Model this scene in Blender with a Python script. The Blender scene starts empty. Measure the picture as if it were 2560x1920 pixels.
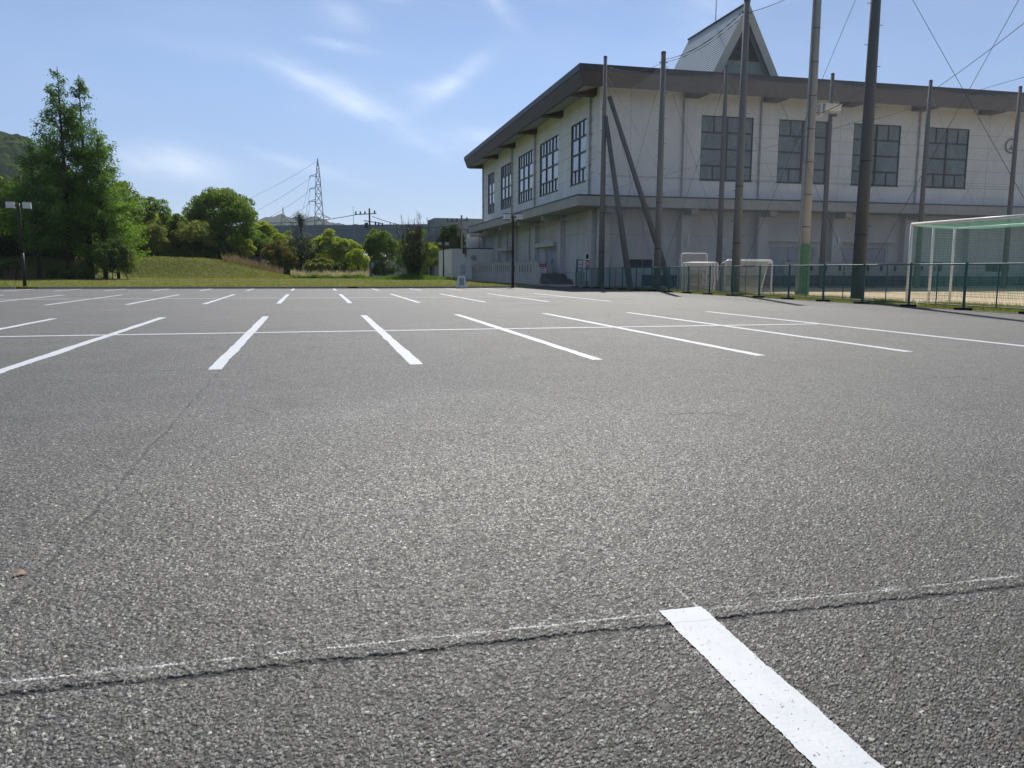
import bpy, bmesh, math, random
import numpy as np
from mathutils import Vector, Matrix
R = math.radians
scene = bpy.context.scene
col = scene.collection
random.seed(7)
rng = np.random.default_rng(11)

# ------------------------------------------------------------------ camera
F_PX, PITCH, YAW, ROLL, CAM_H = 2044.03, .1384, .2375, .0047, 1.252
cy, sy, cp, sp, cr, sr = math.cos(YAW), math.sin(YAW), math.cos(PITCH), math.sin(PITCH), math.cos(ROLL), math.sin(ROLL)
r0, fw, u0 = Vector((cy, -sy, 0)), Vector((sy*cp, cy*cp, -sp)), Vector((sy*sp, cy*sp, cp))
rt, up = r0*cr + u0*sr, u0*cr - r0*sr
cam = bpy.data.cameras.new('camera'); cam_o = bpy.data.objects.new('camera', cam); col.objects.link(cam_o)
M3 = Matrix((rt, up, -fw)).transposed().to_4x4(); M3.translation = (0, 0, CAM_H)
cam_o.matrix_world = M3
cam.sensor_width = 36; cam.lens = F_PX/2560*36; cam.clip_start = .05; cam.clip_end = 20000
scene.camera = cam_o

# ------------------------------------------------------------------ sun + sky
SUN_AZ, SUN_EL = R(19.2), R(46.5)
S = Vector((math.sin(SUN_AZ)*math.cos(SUN_EL), math.cos(SUN_AZ)*math.cos(SUN_EL), math.sin(SUN_EL)))
sl = bpy.data.lights.new('sun', 'SUN'); sl.energy = 4.0; sl.angle = R(.53); sl.color = (1, .965, .88)
so = bpy.data.objects.new('sun', sl); col.objects.link(so); so.rotation_euler = S.to_track_quat('Z', 'Y').to_euler()
scene.view_settings.view_transform = 'Standard'; scene.view_settings.look = 'None'
scene.view_settings.exposure = 0.45; scene.view_settings.gamma = 1
scene.render.engine = 'CYCLES'
scene.cycles.max_bounces = 6; scene.cycles.diffuse_bounces = 3; scene.cycles.glossy_bounces = 2
scene.cycles.transparent_max_bounces = 24; scene.cycles.caustics_reflective = False; scene.cycles.caustics_refractive = False
scene.cycles.use_denoising = True
world = bpy.data.worlds.new('World'); scene.world = world; world.use_nodes = True
SKY_STRENGTH = .095
SKY_TINT = (1.16, 1.03, .96); SKY_LOW = (.62, .56, .60)   # white balance of the clear sky


class NT:
    """tiny helper round a node tree"""
    def __init__(s, tree): s.t = tree; s.n = tree.nodes; s.l = tree.links
    def node(s, typ, **kw):
        n = s.n.new(typ)
        for k, v in kw.items():
            if k == 'inp':
                for a, b in v.items(): s.put(n.inputs[a], b)
            else: setattr(n, k, v)
        return n
    def put(s, sock, v):
        if isinstance(v, bpy.types.NodeSocket): s.l.new(v, sock)
        elif isinstance(v, (tuple, list)) and len(v) == 3 and sock.type == 'RGBA': sock.default_value = (*v, 1)
        else: sock.default_value = v
    def math(s, op, a, b=None, c=None, clamp=False):
        n = s.n.new('ShaderNodeMath'); n.operation = op; n.use_clamp = clamp
        for i, v in enumerate((a, b, c)):
            if v is not None: s.put(n.inputs[i], v)
        return n.outputs[0]
    def vmath(s, op, a, b=None):
        n = s.n.new('ShaderNodeVectorMath'); n.operation = op
        s.put(n.inputs[0], a)
        if b is not None: s.put(n.inputs[1], b)
        return n.outputs['Value'] if op in ('DOT_PRODUCT', 'LENGTH') else n.outputs[0]
    def noise(s, vec, scale, detail=3, rough=.55, out='Fac', w=None):
        n = s.n.new('ShaderNodeTexNoise'); n.inputs['Scale'].default_value = scale
        n.inputs['Detail'].default_value = detail; n.inputs['Roughness'].default_value = rough
        if vec is not None: s.l.new(vec, n.inputs['Vector'])
        return n.outputs[out]
    def vor(s, vec, scale, feature='F1', out='Distance', rand=1.):
        n = s.n.new('ShaderNodeTexVoronoi'); n.feature = feature; n.inputs['Scale'].default_value = scale
        n.inputs['Randomness'].default_value = rand
        s.l.new(vec, n.inputs['Vector']); return n.outputs[out]
    def mapr(s, v, a, b, c=0., d=1., smooth=False):
        n = s.n.new('ShaderNodeMapRange'); n.interpolation_type = 'SMOOTHSTEP' if smooth else 'LINEAR'
        s.put(n.inputs[0], v)
        for i, x in enumerate((a, b, c, d)): s.put(n.inputs[i+1], x)
        return n.outputs[0]
    def mix(s, fac, a, b, mode='MIX'):
        n = s.n.new('ShaderNodeMix'); n.data_type = 'RGBA'; n.blend_type = mode
        s.put(n.inputs[0], fac); s.put(n.inputs[6], a); s.put(n.inputs[7], b); return n.outputs[2]
    def scale(s, vec, v3):
        n = s.n.new('ShaderNodeMapping'); s.l.new(vec, n.inputs[0]); n.inputs['Scale'].default_value = v3; return n.outputs[0]
    def comb(s, x, y, z):
        n = s.n.new('ShaderNodeCombineXYZ')
        for i, v in enumerate((x, y, z)): s.put(n.inputs[i], v)
        return n.outputs[0]


def build_sky():
    w = NT(world.node_tree); w.n.clear()
    out = w.node('ShaderNodeOutputWorld'); bg = w.node('ShaderNodeBackground')
    sky = w.node('ShaderNodeTexSky', sky_type='NISHITA', sun_disc=False, sun_elevation=SUN_EL, sun_rotation=SUN_AZ,
                 altitude=3000., air_density=1., dust_density=0.3, ozone_density=3.)
    tc = w.node('ShaderNodeTexCoord')
    d = w.vmath('NORMALIZE', tc.outputs['Generated'])
    sep = w.node('ShaderNodeSeparateXYZ'); w.put(sep.inputs[0], d)
    X, Y, Z = sep.outputs
    az = w.math('ARCTAN2', X, Y); el = w.math('ARCSINE', Z)
    # thin high cirrus: wind-drawn streaks, each with its own bearing, height and tilt
    warp = w.noise(w.comb(az, el, 0), 9, 4)
    fib = w.noise(w.comb(w.math('MULTIPLY', az, 10), w.math('MULTIPLY', w.math('ADD', el, w.math('MULTIPLY', az, .42)), 46), .3), 1., 6, .62)
    fib2 = w.noise(w.comb(w.math('MULTIPLY', az, 5), w.math('MULTIPLY', el, 16), 4.1), 1., 7, .6)
    streaks = [  # bearing, elevation, half length, half width, tilt (deg), strength
        (-.8, 12.6, 2.4, .45, -12, .2), (2.0, 11.3, 3.8, .7, -22, .62), (5.4, 9.4, 3.6, .6, -26, .42), (-4.5, 13.2, 5, .5, -8, .12),
        (9.6, 12.3, 2.6, .55, 38, .6), (8.2, 11.9, 1.5, .6, 10, .5), (2.2, 14.2, 1.8, .3, -6, .5), (4.3, 17.7, 1.8, .5, -14, .55), (12.4, 17.2, 1.9, .5, -48, .55), (16.5, 17.6, 2.5, .5, -8, .3),
        (2.5, 16.0, 1.4, .8, -25, .3), (-8.5, 6.6, 3.2, .9, -4, .6), (11.5, 8.6, 3.2, 1.0, 8, .5), (-1, 6.9, 5, .35, -14, .25), (27, 16, 3, 2, 20, .3),
        (-20.2, 15.4, 2.2, .09, -24, .5), (38, 22, 9, 3, 10, .3), (-40, 20, 12, 2, -12, .4), (60, 25, 15, 4, 15, .5), (-80, 30, 20, 6, 0, .6), (120, 30, 25, 8, 0, .6), (170, 28, 30, 9, 8, .7), (-150, 35, 25, 9, 8, .7)]
    tot = None
    for b, e, hl, hw, tl, st in streaks:
        da = w.math('MULTIPLY', w.math('SUBTRACT', az, R(b)), math.cos(R(e)))
        de = w.math('SUBTRACT', el, R(e)); c, s_ = math.cos(R(tl)), math.sin(R(tl))
        wob = w.math('MULTIPLY', w.math('SUBTRACT', warp, .5), R(min(hw*1.6, 2.2)))
        p = w.math('ADD', w.math('MULTIPLY', da, c/R(hl)), w.math('MULTIPLY', de, s_/R(hl)))
        q = w.math('ADD', w.math('ADD', w.math('MULTIPLY', da, -s_/R(hw)), w.math('MULTIPLY', de, c/R(hw))), w.math('MULTIPLY', wob, 1/R(hw)))
        g = w.math('MULTIPLY', w.math('EXPONENT', w.math('MULTIPLY', w.math('ADD', w.math('MULTIPLY', p, p), w.math('MULTIPLY', q, q)), -1.)), st)
        tot = g if tot is None else w.math('ADD', tot, g)
    det = w.math('ADD', w.mapr(fib, .3, .75, .25, 1.1), w.mapr(fib2, .35, .7, -.25, .35))
    m = w.math('MULTIPLY', tot, det, clamp=True)
    veil = w.math('MULTIPLY', w.mapr(fib2, .4, .75, .05, .16), w.mapr(el, 0, .5, 1, .3))
    m = w.math('ADD', m, veil, clamp=True)
    tinted = w.mix(1., sky.outputs[0], w.mix(w.mapr(el, 0, .26, 0, 1, True), SKY_LOW, SKY_TINT), 'MULTIPLY'); col_ = w.mix(w.math('MULTIPLY', m, .5), tinted, (9.5, 10., 10.6))
    w.put(bg.inputs[0], col_); bg.inputs[1].default_value = SKY_STRENGTH
    w.l.new(bg.outputs[0], out.inputs[0])


build_sky()

# ------------------------------------------------------------------ helpers
def tag(o, label=None, cat=None, group=None, kind=None):
    if label: o['label'] = label
    if cat: o['category'] = cat
    if group: o['group'] = group
    if kind: o['kind'] = kind
    return o


def empty(name, loc=(0, 0, 0), label=None, cat=None, group=None, rz=0):
    o = bpy.data.objects.new(name, None); col.objects.link(o); o.location = loc; o.rotation_euler = (0, 0, rz)
    o.empty_display_size = .3
    return tag(o, label, cat, group)


def copy_tree(o, parent=None):
    c = o.copy(); col.objects.link(c)
    if parent: c.parent = parent
    for ch in list(o.children): copy_tree(ch, c)
    return c


def mesh_np(name, V, loops, counts, mats, parent=None, mi=None, tint=None, smooth=False):
    me = bpy.data.meshes.new(name)
    V = np.ascontiguousarray(V, dtype=np.float32); loops = np.asarray(loops, dtype=np.int32).ravel(); counts = np.asarray(counts, dtype=np.int32)
    me.vertices.add(len(V)); me.vertices.foreach_set('co', V.ravel())
    me.loops.add(len(loops)); me.loops.foreach_set('vertex_index', loops)
    me.polygons.add(len(counts)); me.polygons.foreach_set('loop_start', np.concatenate([[0], np.cumsum(counts)[:-1]]).astype(np.int32))
    try: me.polygons.foreach_set('loop_total', counts)
    except Exception: pass
    if mi is not None: me.polygons.foreach_set('material_index', np.asarray(mi, dtype=np.int32))
    me.polygons.foreach_set('use_smooth', np.full(len(counts), bool(smooth)))
    for m in (mats if isinstance(mats, (list, tuple)) else [mats]): me.materials.append(m)
    if tint is not None:
        a = me.attributes.new('tint', 'FLOAT', 'POINT'); a.data.foreach_set('value', np.asarray(tint, dtype=np.float32))
    me.update(calc_edges=True); me.validate()
    o = bpy.data.objects.new(name, me); col.objects.link(o)
    if parent: o.parent = parent
    return o


class MB:
    def __init__(s): s.v = []; s.f = []; s.m = []; s.xf = None
    def add(s, vs, fs, m=0):
        b = len(s.v); s.v += [tuple(v) for v in vs]
        for f in fs: s.f.append([b+i for i in f]); s.m.append(m)
    def box(s, x0, x1, y0, y1, z0, z1, m=0):
        s.add([(x0, y0, z0), (x1, y0, z0), (x1, y1, z0), (x0, y1, z0), (x0, y0, z1), (x1, y0, z1), (x1, y1, z1), (x0, y1, z1)],
              [(0, 3, 2, 1), (4, 5, 6, 7), (0, 1, 5, 4), (1, 2, 6, 5), (2, 3, 7, 6), (3, 0, 4, 7)], m)
    def quad(s, a, b, c, d, m=0): s.add([a, b, c, d], [(0, 1, 2, 3)], m)
    def hexa(s, p, m=0):  # 8 points like box
        s.add(p, [(0, 3, 2, 1), (4, 5, 6, 7), (0, 1, 5, 4), (1, 2, 6, 5), (2, 3, 7, 6), (3, 0, 4, 7)], m)
    def tube(s, p0, p1, ra, rb=None, n=6, m=0, caps=True):
        rb = ra if rb is None else rb
        p0, p1 = Vector(p0), Vector(p1); d = (p1-p0)
        if d.length < 1e-6: return
        d.normalize(); a = d.orthogonal().normalized(); b = d.cross(a)
        vs = [p0+(a*math.cos(t)+b*math.sin(t))*ra for t in [2*math.pi*i/n for i in range(n)]]
        vs += [p1+(a*math.cos(t)+b*math.sin(t))*rb for t in [2*math.pi*i/n for i in range(n)]]
        fs = [(i, (i+1) % n, n+(i+1) % n, n+i) for i in range(n)]
        if caps: fs += [tuple(range(n-1, -1, -1)), tuple(range(n, 2*n))]
        s.add(vs, fs, m)
    def path(s, pts, r, n=5, m=0):
        for a, b in zip(pts[:-1], pts[1:]): s.tube(a, b, r, r, n, m)
    def bar(s, p0, p1, w, h, m=0, upv=(0, 0, 1)):
        p0, p1 = Vector(p0), Vector(p1); d = (p1-p0).normalized(); u = Vector(upv)
        a = d.cross(u).normalized()*w/2; b = a.cross(d).normalized()*h/2
        s.hexa([p0-a-b, p0+a-b, p1+a-b, p1-a-b, p0-a+b, p0+a+b, p1+a+b, p1-a+b], m)
    def ring_torus(s, c, ax_u, ax_v, r, t, n=24, k=6, m=0):
        c = Vector(c); u = Vector(ax_u); v = Vector(ax_v); w = u.cross(v); vs = []
        for i in range(n):
            a = 2*math.pi*i/n; d = u*math.cos(a)+v*math.sin(a)
            for j in range(k):
                b = 2*math.pi*j/k; vs.append(c+d*(r+t*math.cos(b))+w*t*math.sin(b))
        s.add(vs, [(i*k+j, i*k+(j+1) % k, ((i+1) % n)*k+(j+1) % k, ((i+1) % n)*k+j) for i in range(n) for j in range(k)], m)
    def build(s, name, mats, parent=None, smooth=False, tint=None):
        V = s.v if s.xf is None else [s.xf(*v) for v in s.v]
        return mesh_np(name, np.array(V), [i for f in s.f for i in f], [len(f) for f in s.f], mats, parent, s.m, tint, smooth)


def part(name, mats, parent, fn, smooth=False):
    b = MB(); fn(b); return b.build(name, mats, parent, smooth)


# ground height of the car park, fitted: nearly flat with a slight fall to the far left
def zg(X, Y):
    X = np.clip(X, -40, 25); Y = np.clip(Y, 0, 58)
    return .0033*(Y-3) - .000074*X*Y - .000058*Y*Y + .0042*X

def ax(u, Y):
    """X on the bearing of photo column u at distance Y"""
    a = math.atan((u-1280)/F_PX/1.0096) + YAW
    return math.tan(a)*Y

def zat(v, Y, u=800):
    """height of photo row v at distance Y"""
    x = (u-1280)/F_PX; y = -(v-960)/F_PX
    x, y = x*cr-y*sr*1.0, y*cr+x*sr
    d = fw + rt*0 + Vector(u0)*y + r0*x
    return CAM_H + d.z/d.y*Y


# ------------------------------------------------------------------ materials
def newmat(name):
    m = bpy.data.materials.new(name); m.use_nodes = True; t = NT(m.node_tree); t.n.clear()
    out = t.node('ShaderNodeOutputMaterial'); p = t.node('ShaderNodeBsdfPrincipled'); t.l.new(p.outputs[0], out.inputs[0])
    return m, t, p, out


def simple(name, c, rough=.7, var=.12, scale=3., metal=0., spec=.3, bump=0., bscale=40., streak=0.):
    m, t, p, out = newmat(name); tc = t.node('ShaderNodeTexCoord').outputs['Object']
    f = t.noise(tc, scale, 5)
    c1 = tuple(x*(1-var*1.6) for x in c); c2 = tuple(min(1, x*(1+var*1.2)) for x in c)
    k = t.mix(t.mapr(f, .3, .7), c1, c2)
    if streak:
        st = t.noise(t.scale(tc, (2.2, 2.2, .12)), 1.6, 5)
        k = t.mix(t.mapr(st, .5, .8, 0, streak), k, tuple(x*.55 for x in c))
    t.put(p.inputs['Base Color'], k); p.inputs['Roughness'].default_value = rough; p.inputs['Metallic'].default_value = metal
    p.inputs['Specular IOR Level'].default_value = spec
    if bump:
        b = t.node('ShaderNodeBump', inp={'Strength': bump, 'Distance': .02}); t.put(b.inputs['Height'], t.noise(tc, bscale, 4)); t.l.new(b.outputs[0], p.inputs['Normal'])
    return m


def mat_asphalt(near=False):
    m, t, p, out = newmat('asphalt'); tc = t.node('ShaderNodeTexCoord').outputs['Object']
    sep = t.node('ShaderNodeSeparateXYZ'); t.l.new(tc, sep.inputs[0]); X, Y, Z = sep.outputs
    flat = t.scale(tc, (1, 1, 0))
    wv = t.node('ShaderNodeTexNoise'); wv.inputs['Scale'].default_value = 60; t.l.new(flat, wv.inputs['Vector'])
    wp = t.vmath('ADD', flat, t.vmath('SCALE', t.vmath('SUBTRACT', wv.outputs['Color'], (.5, .5, .5))))
    t.n[-1].inputs if False else None
    for n in t.n:
        if n.type == 'VECT_MATH' and n.operation == 'SCALE': n.inputs['Scale'].default_value = .006
    cr_ = t.vor(wp, 78, 'F1', 'Color'); ds = t.vor(wp, 78, 'F1', 'Distance'); de = t.vor(wp, 78, 'DISTANCE_TO_EDGE')
    cr2 = t.vor(wp, 190, 'F1', 'Color'); de2 = t.vor(wp, 190, 'DISTANCE_TO_EDGE')
    sc = t.node('ShaderNodeSeparateColor'); t.l.new(cr_, sc.inputs[0]); rnd, rnd2, rnd3 = sc.outputs
    sc2 = t.node('ShaderNodeSeparateColor'); t.l.new(cr2, sc2.inputs[0]); q1, q2, q3 = sc2.outputs
    stone = t.mapr(de, .03, .13, 0, 1, True)                       # 1 on a stone, 0 in the gap
    sunk = t.mapr(rnd2, .06, .3, 0, 1, True)                        # some stones lie below the binder
    on = t.math('MULTIPLY', stone, sunk)
    fine = t.mapr(de2, .02, .2, 0, 1, True)
    grey = t.mapr(rnd, 0, 1, .03, .225)
    cst = t.mix(rnd3, (1.03, 1.0, .97), (1.09, 1.0, .89)); cst = t.mix(1., cst, t.comb(grey, grey, grey), 'MULTIPLY')
    g2 = t.mapr(q1, 0, 1, .015, .08); cfi = t.mix(t.math('SUBTRACT', 1., fine), t.comb(g2, g2, g2), (.018, .018, .018))
    base = t.mix(on, cfi, cst)
    bright = t.math('MULTIPLY', t.math('GREATER_THAN', rnd, .975), on); base = t.mix(bright, base, (.42, .41, .37))
    big = t.noise(flat, .18, 4); med = t.noise(flat, 1.1, 4)
    k = t.math('MULTIPLY', t.mapr(big, .3, .7, .86, 1.12), t.mapr(med, .3, .7, .86, 1.14))
    base = t.mix(1., base, t.comb(k, k, k), 'MULTIPLY')
    # construction joints with crumbled edges, old oil stains
    nj = t.math('MULTIPLY', t.math('SUBTRACT', t.noise(flat, 3.2, 5), .5), .05)
    nj2 = t.math('MULTIPLY', t.math('SUBTRACT', t.noise(flat, 26, 5), .5), .075)
    dj = t.math('ABSOLUTE', t.math('SUBTRACT', t.math('ADD', t.math('ADD', Y, nj), nj2), 2.548))
    j1 = t.math('MULTIPLY', t.mapr(dj, .004, .022, 1, 0, True), t.mapr(t.noise(flat, 5, 3), .3, .5, .6, 1))
    nx = t.math("MULTIPLY", t.math("SUBTRACT", t.noise(flat, 1.6, 7, .68), .5), .15)
    dj2 = t.math('ABSOLUTE', t.math('ADD', t.math('ADD', X, nx), 1.15))
    j2 = t.math('MULTIPLY', t.mapr(dj2, .003, .026, 1, 0, True), t.math('MULTIPLY', t.mapr(t.noise(flat, 2.6, 5), .38, .62, .12, .62), t.mapr(Y, 2.8, 3.3)))
    dj3 = t.math('ABSOLUTE', t.math('SUBTRACT', t.math('ADD', Y, nj), 10.66))
    j3 = t.math('MULTIPLY', t.math('MULTIPLY', t.mapr(dj3, .01, .03, 1, 0, True), .7), t.math('MULTIPLY', t.math('LESS_THAN', X, -1.0), t.math('GREATER_THAN', X, -2.6)))
    wv2 = t.node('ShaderNodeTexNoise'); wv2.inputs['Scale'].default_value = .8; wv2.inputs['Detail'].default_value = 6; t.l.new(flat, wv2.inputs['Vector'])
    sc_ = t.node('ShaderNodeVectorMath', operation='SCALE'); t.l.new(wv2.outputs['Color'], sc_.inputs[0]); sc_.inputs['Scale'].default_value = 1.6
    hair = t.vor(t.vmath('ADD', flat, sc_.outputs[0]), .22, 'DISTANCE_TO_EDGE')
    j4 = t.math('MULTIPLY', t.mapr(hair, .0012, .005, .6, 0, True), t.math('MULTIPLY', t.mapr(t.noise(flat, .5, 3), .48, .62), t.mapr(Y, 3.4, 5)))
    j = t.math('MAXIMUM', t.math('MAXIMUM', t.math('MAXIMUM', j1, j4), j2), j3)
    base = t.mix(t.math('MULTIPLY', j, .95), base, (.008, .008, .009))
    stain = None
    for x, y, rx, ry, a in [(7.5, 31.5, 1.0, .8, .5), (7.7, 27.7, .8, .5, .5), (3.0, 50.5, 2.4, .9, -.5), (5.2, 12.2, 1.5, 1.0, .2), (.6, 7.2, 1.6, .9, -.25), (12, 33, 1.6, 1, .22), (-6, 26, 2.2, 1, -.2)]:
        vx = t.math('DIVIDE', t.math('SUBTRACT', X, x), rx); vy = t.math('DIVIDE', t.math('SUBTRACT', Y, y), ry)
        g = t.math('MULTIPLY', t.math('EXPONENT', t.math('MULTIPLY', t.math('ADD', t.math('MULTIPLY', vx, vx), t.math('MULTIPLY', vy, vy)), -1.)), a)
        stain = g if stain is None else t.math('ADD', stain, g)
    sk = t.math('SUBTRACT', 1., t.math('MULTIPLY', stain, t.mapr(med, .25, .6, .4, 1.2)))
    base = t.mix(1., base, t.comb(sk, sk, sk), 'MULTIPLY')
    # chalk snap line left by the line painters
    dc = t.math('ABSOLUTE', t.math('SUBTRACT', t.math('ADD', Y, t.math('MULTIPLY', nj2, .22)), 2.642))
    ch = t.math('MULTIPLY', t.mapr(dc, .0015, .006, 1, 0), t.mapr(t.noise(flat, 9, 5), .36, .52, .0, .95))
    dust = t.math('MULTIPLY', t.mapr(dc, .0, .035, .5, 0), t.mapr(t.noise(flat, 4.2, 4), .52, .68, 0, 1))
    dc2 = t.math('ABSOLUTE', t.math('SUBTRACT', t.math('ADD', X, t.math('MULTIPLY', nj2, .2)), 1.362))
    ch2 = t.math('MULTIPLY', t.math('MULTIPLY', t.mapr(dc2, .0015, .005, .9, 0), t.mapr(t.noise(flat, 30, 3), .4, .55)), t.math('MULTIPLY', t.math('GREATER_THAN', Y, 2.62), t.mapr(Y, 2.8, 2.98, 1, 0)))
    base = t.mix(t.math('MAXIMUM', t.math('MULTIPLY', t.math('MAXIMUM', ch, dust), t.mapr(on, 0, 1, .45, 1)), ch2), base, (.72, .72, .73))
    t.put(p.inputs['Base Color'], base)
    t.put(p.inputs['Roughness'], t.mapr(rnd3, 0, 1, .5, .85)); p.inputs['Specular IOR Level'].default_value = .5
    tilt = t.math('MULTIPLY', t.math('SUBTRACT', rnd, .5), .35)
    h = t.math('ADD', t.math('MULTIPLY', on, t.math('ADD', .62, tilt)), t.math('MULTIPLY', fine, .22))
    h = t.math('ADD', h, t.math('MULTIPLY', t.noise(wp, 160, 3), .25))
    h = t.math('SUBTRACT', h, t.math('MULTIPLY', j, 1.6))
    b = t.node('ShaderNodeBump', inp={'Strength': 1., 'Distance': t.mapr(Y, 4.5, 9., .001, .0032) if near else .0032}); t.put(b.inputs['Height'], h); t.l.new(b.outputs[0], p.inputs['Normal'])
    if near:
        dn = t.node('ShaderNodeDisplacement', inp={'Midlevel': 0., 'Scale': t.mapr(Y, 4.5, 9., .0074, .0004)}); t.put(dn.inputs['Height'], h); t.l.new(dn.outputs[0], out.inputs['Displacement']); m.displacement_method = 'DISPLACEMENT'
    return m


def mat_paint():
    m, t, p, out = newmat('road_paint'); tc = t.node('ShaderNodeTexCoord').outputs['Object']
    n = t.noise(tc, 7, 4); w = t.noise(t.scale(tc, (4, 26, 1)), 3, 4)
    k = t.mix(t.mapr(n, .3, .75), (.57, .58, .605), (.49, .505, .535)); k = t.mix(t.mapr(w, .62, .8, 0, .3), k, (.47, .48, .52))
    sp_ = t.vor(tc, 60, 'F1', 'Distance'); k = t.mix(t.math('LESS_THAN', sp_, .035), k, (.2, .2, .2))
    sp3 = t.node('ShaderNodeSeparateXYZ'); t.l.new(tc, sp3.inputs[0])
    fold = t.math('ABSOLUTE', t.math('SUBTRACT', t.math('ADD', sp3.outputs[1], t.math('MULTIPLY', t.math('SUBTRACT', t.noise(tc, 14, 4), .5), .03)), 2.548))
    k = t.mix(t.mapr(fold, .001, .006, .55, 0), k, (.3, .3, .3)); k = t.mix(t.mapr(t.noise(tc, 45, 5), .6, .8, 0, .35), k, (.42, .43, .46))
    t.put(p.inputs['Base Color'], k); p.inputs['Roughness'].default_value = .55; p.inputs['Specular IOR Level'].default_value = .25
    b = t.node('ShaderNodeBump', inp={'Strength': .45, 'Distance': .003})
    t.put(b.inputs['Height'], t.math('ADD', t.noise(tc, 75, 4), t.math('MULTIPLY', t.noise(t.scale(tc, (1, 6, 1)), 5, 3), 1.2))); t.l.new(b.outputs[0], p.inputs['Normal'])
    return m


def mat_grass(name, a, b_, dry, dryfac=.35):
    m, t, p, out = newmat(name); tc = t.node('ShaderNodeTexCoord').outputs['Object']
    n1 = t.noise(tc, .22, 5); n2 = t.noise(t.scale(tc, (1, .45, 1)), 2.2, 6, .7); n3 = t.noise(tc, 30, 3)
    k = t.mix(t.mapr(n2, .32, .68), a, b_); k = t.mix(t.math('MULTIPLY', t.mapr(n1, .42, .7), dryfac), k, dry)
    k = t.mix(t.mapr(n3, .35, .7, 0, .35), k, tuple(x*.5 for x in a))
    t.put(p.inputs['Base Color'], k); p.inputs['Roughness'].default_value = .95; p.inputs['Specular IOR Level'].default_value = .1
    bm = t.node('ShaderNodeBump', inp={'Strength': .7, 'Distance': .06}); t.put(bm.inputs['Height'], t.math('ADD', n3, n2)); t.l.new(bm.outputs[0], p.inputs['Normal'])
    return m


def mat_leaf(name, dark, light, trans=.35, spec=.2):
    m, t, p, out = newmat(name)
    at_ = t.node('ShaderNodeAttribute', attribute_name='tint')
    k = t.mix(at_.outputs['Fac'], dark, light)
    t.put(p.inputs['Base Color'], k); p.inputs['Roughness'].default_value = .6 if spec else 1.; p.inputs['Specular IOR Level'].default_value = spec
    tr = t.node('ShaderNodeBsdfTranslucent'); t.put(tr.inputs[0], t.mix(.5, k, (light[0]*1.25, light[1]*1.25, light[2]*.5)))
    mx = t.node('ShaderNodeMixShader'); mx.inputs[0].default_value = trans
    t.l.new(p.outputs[0], mx.inputs[1]); t.l.new(tr.outputs[0], mx.inputs[2]); t.l.new(mx.outputs[0], out.inputs[0])
    return m


def mat_net(name, cell, thread, c, plane='YZ', trans=.3):
    """knotted netting: square meshes of fine cord"""
    m, t, p, out = newmat(name); tc = t.node('ShaderNodeTexCoord').outputs['Object']
    sep = t.node('ShaderNodeSeparateXYZ'); t.l.new(tc, sep.inputs[0]); d = {'X': sep.outputs[0], 'Y': sep.outputs[1], 'Z': sep.outputs[2]}
    ms = [t.math('LESS_THAN', t.math('FRACT', t.math('DIVIDE', d[a], cell)), thread/cell) for a in plane]
    k = t.math('MAXIMUM', ms[0], ms[1])
    tr = t.node('ShaderNodeBsdfTransparent'); df = t.node('ShaderNodeBsdfDiffuse'); t.put(df.inputs[0], c)
    tl = t.node('ShaderNodeBsdfTranslucent'); t.put(tl.inputs[0], c)
    m1 = t.node('ShaderNodeMixShader'); m1.inputs[0].default_value = trans; t.l.new(df.outputs[0], m1.inputs[1]); t.l.new(tl.outputs[0], m1.inputs[2])
    mx = t.node('ShaderNodeMixShader'); t.put(mx.inputs[0], k); t.l.new(tr.outputs[0], mx.inputs[1]); t.l.new(m1.outputs[0], mx.inputs[2])
    t.l.new(mx.outputs[0], out.inputs[0]); return m


def mat_concrete(name, c, joints_y=None, rough=.85, streak=.35):
    m, t, p, out = newmat(name); tc = t.node('ShaderNodeTexCoord').outputs['Object']
    n1 = t.noise(tc, .5, 5); n2 = t.noise(tc, 14, 4); st = t.noise(t.scale(tc, (1.4, 1.4, .1)), 2.2, 6, .6)
    k = t.mix(t.mapr(n1, .3, .7), tuple(x*.9 for x in c), tuple(min(x*1.07, 1) for x in c))
    k = t.mix(t.mapr(st, .48, .78, 0, streak), k, tuple(x*y for x, y in zip(c, (.62, .60, .55))))
    k = t.mix(t.mapr(n2, .3, .75, 0, .16), k, tuple(x*.7 for x in c))
    t.put(p.inputs['Base Color'], k); p.inputs['Roughness'].default_value = rough; p.inputs['Specular IOR Level'].default_value = .2
    b = t.node('ShaderNodeBump', inp={'Strength': .35, 'Distance': .01}); t.put(b.inputs['Height'], t.noise(tc, 26, 5)); t.l.new(b.outputs[0], p.inputs['Normal'])
    return m


def mat_glass(name, c, ior=1.55, rough=.03):
    m, t, p, out = newmat(name); tc = t.node('ShaderNodeTexCoord').outputs['Object']
    k = t.mix(t.mapr(t.noise(t.scale(tc, (1.2, 1.2, .5)), 1.1, 3), .3, .7), tuple(x*.8 for x in c), tuple(x*1.2 for x in c))
    t.put(p.inputs['Base Color'], k); p.inputs['Roughness'].default_value = rough; p.inputs['IOR'].default_value = ior
    b = t.node('ShaderNodeBump', inp={'Strength': .04, 'Distance': .02}); t.put(b.inputs['Height'], t.noise(tc, .8, 2)); t.l.new(b.outputs[0], p.inputs['Normal'])
    return m


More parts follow.
